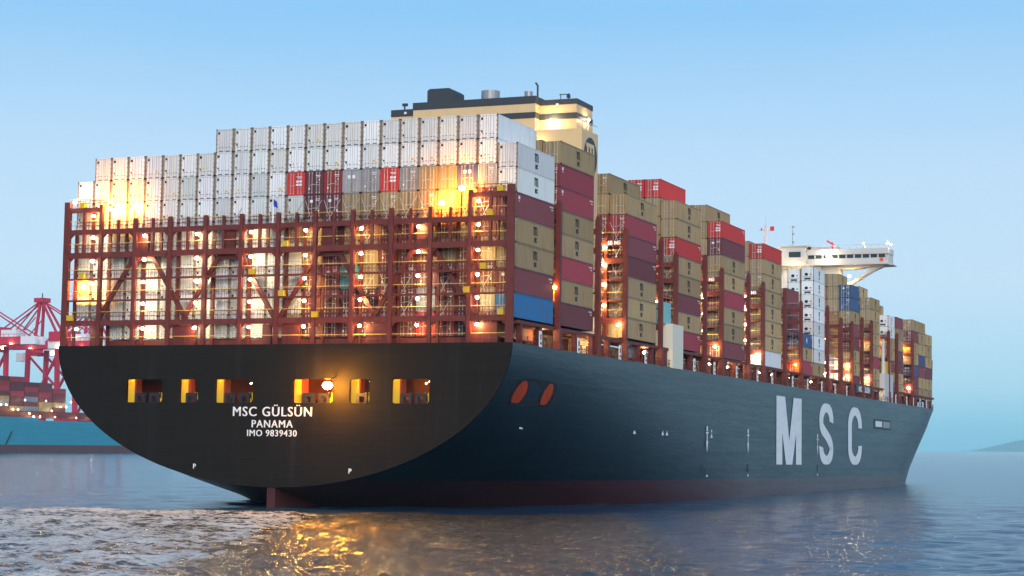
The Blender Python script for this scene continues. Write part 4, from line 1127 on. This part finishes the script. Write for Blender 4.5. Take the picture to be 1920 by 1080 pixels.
# ------------------------------------------------------------------ funnel
def funnel():
    fn = link('funnel', None, ship, (0, 0, 0))
    def bx(name, m, x0, y0, z0, x1, y1, z1):
        mb = MB(); mb.box(x0, y0, z0, x1, y1, z1); return mb.build(name, m, fn)
    bx('casing', M['cream'], 3.6, 28.0, 20, 21.4, 36, 54.0)
    bx('casing', M['cream'], 0.05, 28.6, 20, 3.59, 35, 53.3)
    bx('casing', M['cream'], 21.41, 29.4, 20, 26.7, 35.4, 53.6)
    bx('casing', M['cream'], 21.42, 27.7, 20, 28.1, 33.9, 49.4)
    for (za, zb) in ((53.05, 54.06), (51.1, 51.9)):
        bx('stripe', M['charcoal'], 3.55, 27.94, za, 21.45, 36.05, zb)
        bx('stripe', M['charcoal'], 21.46, 29.34, za - 0.1, 26.76, 35.46, zb - 0.4 if za > 52 else zb - 0.1)
    bx('stripe', M['charcoal'], 0.0, 28.55, 52.4, 3.54, 35.05, 53.36)
    mb = MB(); mb.prism([(5.2, 54.05), (8.9, 54.05), (8.9, 55.7), (8.4, 56.05), (5.5, 56.05), (5.2, 55.8)], lambda a, b: (a, 29, b), lambda a, b: (a, 33, b)); mb.build('exhaust_housing', M['charcoal'], fn)
    mb = MB(); mb.tube((14.1, 30, 54), (14.1, 30, 55.4), 1.25, 18); mb.build('exhaust_pipe', M['grey'], fn)
    mb = MB(); mb.tube((19.6, 30, 54), (19.6, 30, 55.05), 0.55, 14); mb.build('exhaust_pipe', M['grey'], fn)
    mb = MB(); mb.tube((21.3, 29, 54), (21.3, 29, 55.6), 0.13); mb.tube((21.3, 29, 55.6), (21.0, 29, 56.0), 0.13); mb.build('vent_pipe', M['charcoal'], fn)
    mb = MB()
    for x in (24.2, 25.3): mb.tube((x, 30, 53.2), (x, 30, 54.5), 0.06)
    mb.tube((24.0, 30, 54.4), (25.5, 30, 54.4), 0.06); mb.box(25.1, 29.8, 53.9, 25.5, 30.2, 54.3); mb.build('whistle_frame', M['charcoal'], fn)
    mb = MB(); mb.tube((1.6, 29.5, 53.3), (1.6, 29.5, 54.3), 0.12); mb.box(1.3, 29.3, 54.0, 2.0, 29.7, 54.35); mb.build('camera_mast', M['charcoal'], fn)
    for x, z in ((2.2, 52.85), (24.0, 52.95)):
        bx('sign_plate', M['white'], x - 0.18, 28.45 if x < 5 else 29.2, z - 0.15, x + 0.18, 28.54 if x < 5 else 29.33, z + 0.15)
    # charcoal disc with the cream m on the starboard face
    mb = MB(); n = 32
    mb.prism([(2.5 * math.cos(2 * math.pi * i / n), 2.6 * math.sin(2 * math.pi * i / n)) for i in range(n)], lambda a, b: (28.105, 31.0 + a, 46.0 + b), lambda a, b: (28.13, 31.0 + a, 46.0 + b))
    mb.build('logo_disc', M['charcoal'], fn)
    mb = MB()
    for k in range(3): mb.box(28.13, 29.65 + k * 1.1, 44.4, 28.15, 30.2 + k * 1.1, 47.2)
    mb.box(28.13, 29.3, 47.21, 28.15, 32.3, 47.75); mb.build('logo', M['cream'], fn)
    # lamp on the aft face
    lamp(fn, (23.4, 28.6, 50.6), 0.40, 'lamp_cream', 'floodlight')
    lamp(fn, (22.2, 26.9, 47.5), 0.2, 'lamp_cream', 'floodlight')
    mb = MB()
    for y in (28.2, 30, 32, 33.7): mb.tube((28.0, y, 49.4), (28.0, y, 50.5), 0.05)
    mb.tube((28.0, 28.2, 50.5), (28.0, 33.7, 50.5), 0.05); mb.build('railing', M['shipwhite'], fn)
    mb = MB(); mb.tube((27.0, 33.0, 49.4), (27.0, 33.0, 51.6), 0.07); mb.build('radome_post', M['shipwhite'], fn)
    lamp(fn, (27.2, 32.6, 51.3), 0.14, 'lamp_white')
funnel()

# ------------------------------------------------------------------ bridge deckhouse
def deckhouse():
    dh = link('deckhouse', None, ship, (0, 0, 0))
    W_ = M['shipwhite']
    def bx(name, m, x0, y0, z0, x1, y1, z1, par=None):
        mb = MB(); mb.box(x0, y0, z0, x1, y1, z1); return mb.build(name, m, par or dh)
    bx('house_wall', W_, -17, 207, 20, 17.2, 212, 48.9)
    bx('column', W_, 17.21, 207.4, 20, 21.0, 211.5, 48.85)
    # wheelhouse and wings: floor slab, walls, roof
    bx('wing_floor', W_, -32.2, 205.6, 48.9, 32.2, 212, 49.35)
    mb = MB(); mb.prism([(21.05, 48.2), (24.5, 48.2), (27, 48.6), (32.9, 48.75), (32.9, 48.89), (21.05, 48.89)], lambda a, b: (a, 206.5, b), lambda a, b: (a, 211, b)); mb.build('wing_floor', W_, dh)
    mb = MB(); mb.prism([(30.9, 48.7), (28.2, 48.6), (21.0, 42.6), (21.0, 44.3)], lambda a, b: (a, 207.5, b), lambda a, b: (a, 209.5, b)); mb.build('wing_strut', W_, dh)
    bx('wing_wall', W_, -15, 206.3, 49.36, 14.2, 211.5, 50.25)
    bx('wheelhouse', W_, 8.5, 205.0, 48.95, 14.3, 211.6, 53.0)
    mb = MB(); mb.box(8.0, 204.6, 53.0, 15.0, 211.8, 53.25); mb.build('wheelhouse_roof', W_, dh)
    wd = bx('window', M['glass'], 10.6, 204.9, 50.7, 13.2, 204.99, 51.9)
    x0, x1 = 14.4, 31.5; n = 10; w = (x1 - x0) / n
    bx('wing_parapet', W_, x0, 206.0, 49.36, x1 + 0.5, 206.2, 50.35)
    for k in range(n + 1): bx('mullion', W_, x0 + k * w - 0.13, 206.0, 50.36, x0 + k * w + 0.13, 206.35, 51.15)
    for k in range(n): bx('window', M['glass'], x0 + k * w + 0.131, 206.1, 50.36, x0 + (k + 1) * w - 0.131, 206.2, 51.14)
    bx('wing_roof', W_, x0, 205.8, 51.16, x1 + 0.6, 211.5, 52.35)
    bx('wing_end', W_, x1 + 0.2, 206.21, 49.36, x1 + 0.5, 211.5, 51.15)
    bx('wing_front', W_, x0, 211.2, 49.36, x1 + 0.2, 211.4, 51.15)
    mb = MB()
    for k in range(12): mb.tube((x0 + k * 1.55, 206, 52.35), (x0 + k * 1.55, 206, 53.2), 0.05)
    mb.tube((x0, 206, 53.2), (x1 + 0.5, 206, 53.2), 0.05); mb.build('railing', W_, dh)
    mb = MB(); n = 16
    mb.prism([(32.0 + 0, 0)] + [(0.45 * math.cos(2 * math.pi * i / n), 0.45 * math.sin(2 * math.pi * i / n)) for i in range(0)] if False else [(30.6 + 0.42 * math.cos(2 * math.pi * i / n), 49.9 + 0.42 * math.sin(2 * math.pi * i / n)) for i in range(n)], lambda a, b: (a, 205.99, b), lambda a, b: (a, 205.9, b))
    mb.build('lifebuoy', mat('lifebuoy_orange', (0.7, 0.12, 0.03), 0.6), dh)
    lamp(dh, (19.2, 204.6, 50.7), 0.30, 'lamp_white', 'floodlight')
    lamp(dh, (32.6, 206, 53.0), 0.14, 'lamp_white')
    lamp(dh, (12.0, 204.0, 47.6), 0.4, 'lamp_cream'); lamp(dh, (23.5, 206.6, 46.5), 0.3, 'lamp_warm'); lamp(dh, (6.0, 204.0, 51.0), 0.3, 'lamp_white')  # lamps added off the walls to brighten the house
    lamp(dh, (26.5, 207, 53.6), 0.13, 'lamp_white'); lamp(dh, (31.8, 207, 53.5), 0.18, 'lamp_white')
    # masts, radar, antennas
    mb = MB()
    for dx in (-0.35, 0.35): mb.tube((4.6 + dx, 208, 50), (4.6 + dx * 0.4, 208, 58.3), 0.1)
    for k in range(9): mb.tube((4.25, 208, 52 + k * 0.7), (4.95, 208, 52 + k * 0.7), 0.05)
    mb.tube((4.6, 208, 58.0), (4.6, 208, 60.2), 0.07); mb.tube((3.0, 208, 57.2), (6.4, 208, 57.2), 0.08); mb.tube((3.7, 208, 55.5), (5.6, 208, 55.5), 0.06)
    mb.build('radar_mast', mat('mast_pink_white', (0.7, 0.55, 0.52), 0.5), dh)
    mb = MB(); mb.box(5.6, 207.9, 57.0, 6.5, 207.95, 58.0); mb.box(3.5, 207.9, 57.1, 3.8, 207.95, 57.7); mb.build('signal_flag', M['flagred'], dh)
    mb = MB(); mb.box(0.3, 207.8, 54.1, 3.2, 208.2, 54.25); mb.tube((1.8, 208, 51), (1.8, 208, 54.1), 0.12); mb.build('radar_scanner', M['grey'], dh)
    mb = MB(); mb.tube((10.6, 208, 53), (10.6, 208, 58.0), 0.07); mb.tube((10.2, 208, 57.9), (11.1, 208, 57.6), 0.05)
    for z in (54.2, 56.0, 57.6): mb.box(10.7, 207.8, z, 11.0, 208.1, z + 0.3)
    mb.build('antenna_mast', M['grey'], dh)
    for x, z, r in ((26.3, 53.0, 0.42), (32.0, 53.3, 0.5)):
        mb = MB(); n = 10
        for k in range(7):
            ph = math.pi * k / 6 - math.pi / 2
            for i in range(n):
                t = 2 * math.pi * i / n; mb.v.append((x + r * math.cos(ph) * math.cos(t), 208.5 + r * math.cos(ph) * math.sin(t), z + r * math.sin(ph)))
        for k in range(6):
            for i in range(n): mb.f.append((k * n + i, k * n + (i + 1) % n, (k + 1) * n + (i + 1) % n, (k + 1) * n + i)); mb.m.append(0)
        mb.build('radome', W_, dh, smooth=True)
    mb = MB(); mb.tube((19.8, 206.5, 52.3), (19.8, 206.5, 54.0), 0.12); mb.bar((18.6, 206.5, 54.3), (20.2, 206.5, 53.3), 0.35); mb.build('searchlight', M['flagred'], dh)
    bx('wheelhouse_top', W_, 15.1, 206.5, 52.36, 21, 210, 53.0)
deckhouse()

# ------------------------------------------------------------------ far bank: moored ship and quay cranes (world frame)
HV = Vector((FW.x, FW.y, 0)).normalized(); RV = Vector((HV.y, -HV.x, 0)); C0 = Vector((CW.x, CW.y, 0))
def at(px, depth, z=0.0):
    """a point on the far bank: sideways px (photo pixels) at that depth"""
    d = FW + RW * ((px - 960) / F_PX); d = Vector((d.x, d.y, 0)) / Vector((d.x, d.y, 0)).dot(HV)
    p = C0 + d * depth; return Vector((p.x, p.y, z))
def moored():
    A, B = at(-260, 985), at(330, 1260)
    d = (B - A).normalized(); nrm = Vector((-d.y, d.x, 0))
    if nrm.dot(HV) < 0: nrm = -nrm
    L = (B - A).length
    ms = link('moored_ship', None, None, A)
    tag(ms, 'teal container ship moored under red quay cranes on the far bank', 'container ship')
    ms.rotation_euler = (0, 0, math.atan2(d.y, d.x))
    side = 1 if nrm.dot(Vector((-d.y, d.x, 0))) > 0 else -1
    # local frame: x along the hull, y away from the camera, z up
    mb = MB(); n = 40; rings = []
    for i in range(n + 1):
        x = L * i / n
        top = 20.3 if x < L * 0.52 else 18.6
        row = []
        for (k, z) in enumerate((-2, 2, 4.6, 9, 14, top)):
            flare = (max(0, z) / 20) ** 1.5
            taper = 1 - 0.20 * max(0, 1 - x / 130) ** 2 * (1 - flare)
            row.append((x, side * (22 - 22 * taper), z))
        rings.append(row)
    for i in range(n):
        for k in range(5):
            mb.quad(rings[i][k], rings[i + 1][k], rings[i + 1][k + 1], rings[i][k + 1])
        a, b = rings[i][5], rings[i + 1][5]
        mb.quad(a, b, (b[0], side * 44, b[2]), (a[0], side * 44, a[2]))
        mb.quad((a[0], side * 44, -2), (b[0], side * 44, -2), (b[0], side * 44, b[2]), (a[0], side * 44, a[2]))
    mb.build('hull', M['teal_hull'], ms, smooth=False)
    mb = MB(); y = side * 2.0
    mb.box(10, min(y, y + side * 0.4), 20.2, L * 0.75, max(y, y + side * 0.4), 24); mb.build('bulwark_house', M['maroon'], ms)
    for i in range(34):
        lamp(ms, (40 + i * 5.2 + random.uniform(-1.5, 1.5), side * random.uniform(-0.6, 0.4), random.choice((20.8, 22.5, 24.5, 27, 30)) ), 0.2, random.choice(('lamp_white', 'lamp_warm')), 'deck_lamp')
    # hanging fender ropes
    for x in (60, 95, 128):
        mb = MB(); mb.bar((x, -side * 0.15, 12), (x - 5, -side * 0.2, 5), 0.6); mb.build('mooring_line', M['black'], ms)
    # containers on it
    Mw = Matrix.Translation(A) @ Matrix.Rotation(math.atan2(d.y, d.x), 4, 'Z')
    mbx = MB(); Lc = 12.6; mbx.box(0, -1.25, 0, 12.2, 1.25, 2.75)
    for i in range(14):
        for s in (-1, 1): mbx.box(0.3 + i * 0.85, s * 1.25 - 0.04, 0.2, 0.62 + i * 0.85, s * 1.25 + 0.04, 2.6)
    cm = mbx.mesh('shipping_container', M['container'])
    pal = [('m', 'maroon'), ('ma', 'purple brown'), ('dr', 'dark red'), ('m', 'maroon'), ('mr', 'crimson'), ('gb', 'slate'), ('be', 'tan')]
    k = 0
    for bay in range(9):
        x = 62 + bay * 13.6
        tiers = (4, 7, 7, 8, 8, 8, 7, 7, 6)[bay]
        for t in range(tiers):
            key, nm = random.choice(pal if t < tiers - 2 else pal[:5])
            p = Mw @ Vector((x, side * 4.0, 21.0 + t * 2.8))
            o = link('shipping_container', cm, None, p, COLOR[key]); o.rotation_euler = (0, 0, math.atan2(d.y, d.x))
            tag(o, f'{nm} container on the moored teal ship, {ORD[t + 1]} tier up, {ORD[bay + 1]} stack along', 'container', 'containers on the moored ship')
moored()

def crane(px, depth, label, stripe=True, boom_up=False):
    red = M['crane_red']; wh = M['crane_white']
    o = link('quay_crane', None, None, at(px, depth, 3.0))
    tag(o, label, 'crane', 'red quay cranes on the far bank')
    o.rotation_euler = (0, 0, math.atan2(RV.y, RV.x) - 0.5)
    def bar(name, p, q, w, m=red): MB().bar(p, q, w).build(name, m, o)
    # local x: along the girder (waterwards is -x), y: along the quay
    for x in (-14, 14):
        for y in (-9, 9):
            MB().bar((x, y, 0), (x, y, 14), 2.4).build('leg', wh if stripe else red, o)
            MB().bar((x, y, 14), (x * 0.92, y, 66), 2.6).build('leg', red, o)
        MB().bar((x, -9, 18), (x, 9, 18), 2.2).build('sill_beam', red, o)
        MB().bar((x * 0.92, -9, 63), (x * 0.92, 9, 63), 2.2).build('sill_beam', red, o)
    for y in (-9, 9):
        MB().bar((-14, y, 20), (13, y, 62), 1.5).build('brace', red, o)
        MB().bar((-14, y, 20), (14, y, 20), 1.8).build('tie_beam', red, o)
        MB().bar((13, y, 40), (-13, y, 62), 1.2).build('brace', red, o)
    for y in (-3.6, 3.6):
        for i in range(9):
            x0 = -62 + i * 12.5
            MB().bar((x0, y, 69), (x0 + 12.5, y, 69), 2.3, 5.2).build('girder', wh if stripe and i in (1, 5, 8) else red, o)
    MB().box(2, -6, 71.5, 20, 6, 78).build('machinery_house', red, o)
    MB().box(21, -5, 71.5, 34, 5, 76).build('machinery_house', wh, o)
    for y in (-4, 4):
        MB().bar((-13, y, 66), (-10, 0.4 * y, 100), 1.6).build('mast_leg', red, o)
        MB().bar((13, y, 68), (-9, 0.4 * y, 100), 1.3).build('mast_leg', red, o)
        for x in (-58, -38): MB().bar((-10, 0.4 * y, 99.5), (x, y, 71.5), 0.75).build('boom_stay', red, o)
        MB().bar((-10, 0.4 * y, 99.5), (46, y, 71.5), 0.75).build('boom_stay', red, o)
        MB().bar((-30, y, 71.5), (-12, y, 88), 0.6).build('boom_stay', red, o)
    MB().box(-14, -4, 98.5, -6, 4, 101.5).build('mast_head', red, o)
    MB().bar((-10, 0, 101.5), (-10, 0, 105), 0.5).build('antenna', M['black'], o)
    mb = MB()
    for i in range(24): mb.bar((-60 + i * 4.4, -5, 71.6), (-60 + i * 4.4, -5, 73.2), 0.25)
    mb.bar((-60, -5, 73.2), (42, -5, 73.2), 0.25); mb.build('railing', red, o)
    MB().box(-30, -2.5, 58, -24, 2.5, 64).build('operator_cab', wh, o)
    for x in (-40, -15, 10, 30): lamp(o, (x, -5.5, 67), 0.35, 'lamp_warm', 'floodlight')
M['crane_red'] = worn(mat('crane_red_paint', (0.55, 0.025, 0.07), 0.5), (0.35, 0.05, 0.06), 0.5, (0.1, 0.1, 0.1))
M['crane_white'] = mat('crane_white_paint', (0.8, 0.78, 0.78), 0.5)
crane(101, 1330, 'red quay crane with a tall pointed mast beside the dark ship')
crane(-30, 1290, 'red quay crane partly out of frame at the edge of the photo')
crane(190, 1420, 'red quay crane mostly hidden behind the dark ship')
mb = MB(); q0, q1 = at(-700, 1260), at(700, 1560); nn = Vector((-(q1 - q0).y, (q1 - q0).x, 0)).normalized()
if nn.dot(HV) < 0: nn = -nn
q0 = q0 + nn * 22; q1 = q1 + nn * 22
a, b, c, d = q0, q1, q1 + nn * 160, q0 + nn * 160
for z in (3.0,): mb.quad((*a.xy, z), (*b.xy, z), (*c.xy, z), (*d.xy, z))
mb.quad((*a.xy, -2), (*b.xy, -2), (*b.xy, 3.0), (*a.xy, 3.0))
tag(mb.build('quay', mat('quay_concrete', (0.25, 0.24, 0.23), 0.9)), 'low concrete quay under the cranes', None, None, 'structure')

# ------------------------------------------------------------------ trim: the ship and everything on it turn together
for o in SHIP_TOP:
    o.matrix_world = TRIM4 @ Matrix.LocRotScale(o.location, o.rotation_euler.to_quaternion(), o.scale)

# ------------------------------------------------------------------ sea haze
HZ = 40000
mb = MB(); mb.box(-HZ, -HZ, -3.5, HZ, HZ, 420)
hm = bpy.data.materials.new('sea_haze'); hm.use_nodes = True
t = hm.node_tree
for n in list(t.nodes): t.nodes.remove(n)
mo = t.nodes.new('ShaderNodeOutputMaterial'); pv = t.nodes.new('ShaderNodeVolumePrincipled')
pv.inputs['Color'].default_value = (0.52, 0.93, 1.0, 1); pv.inputs['Density'].default_value = 0.000037; pv.inputs['Anisotropy'].default_value = -0.2
t.links.new(pv.outputs[0], mo.inputs['Volume'])
tag(mb.build('haze', hm), 'thin blue sea haze over the estuary', None, None, 'stuff')
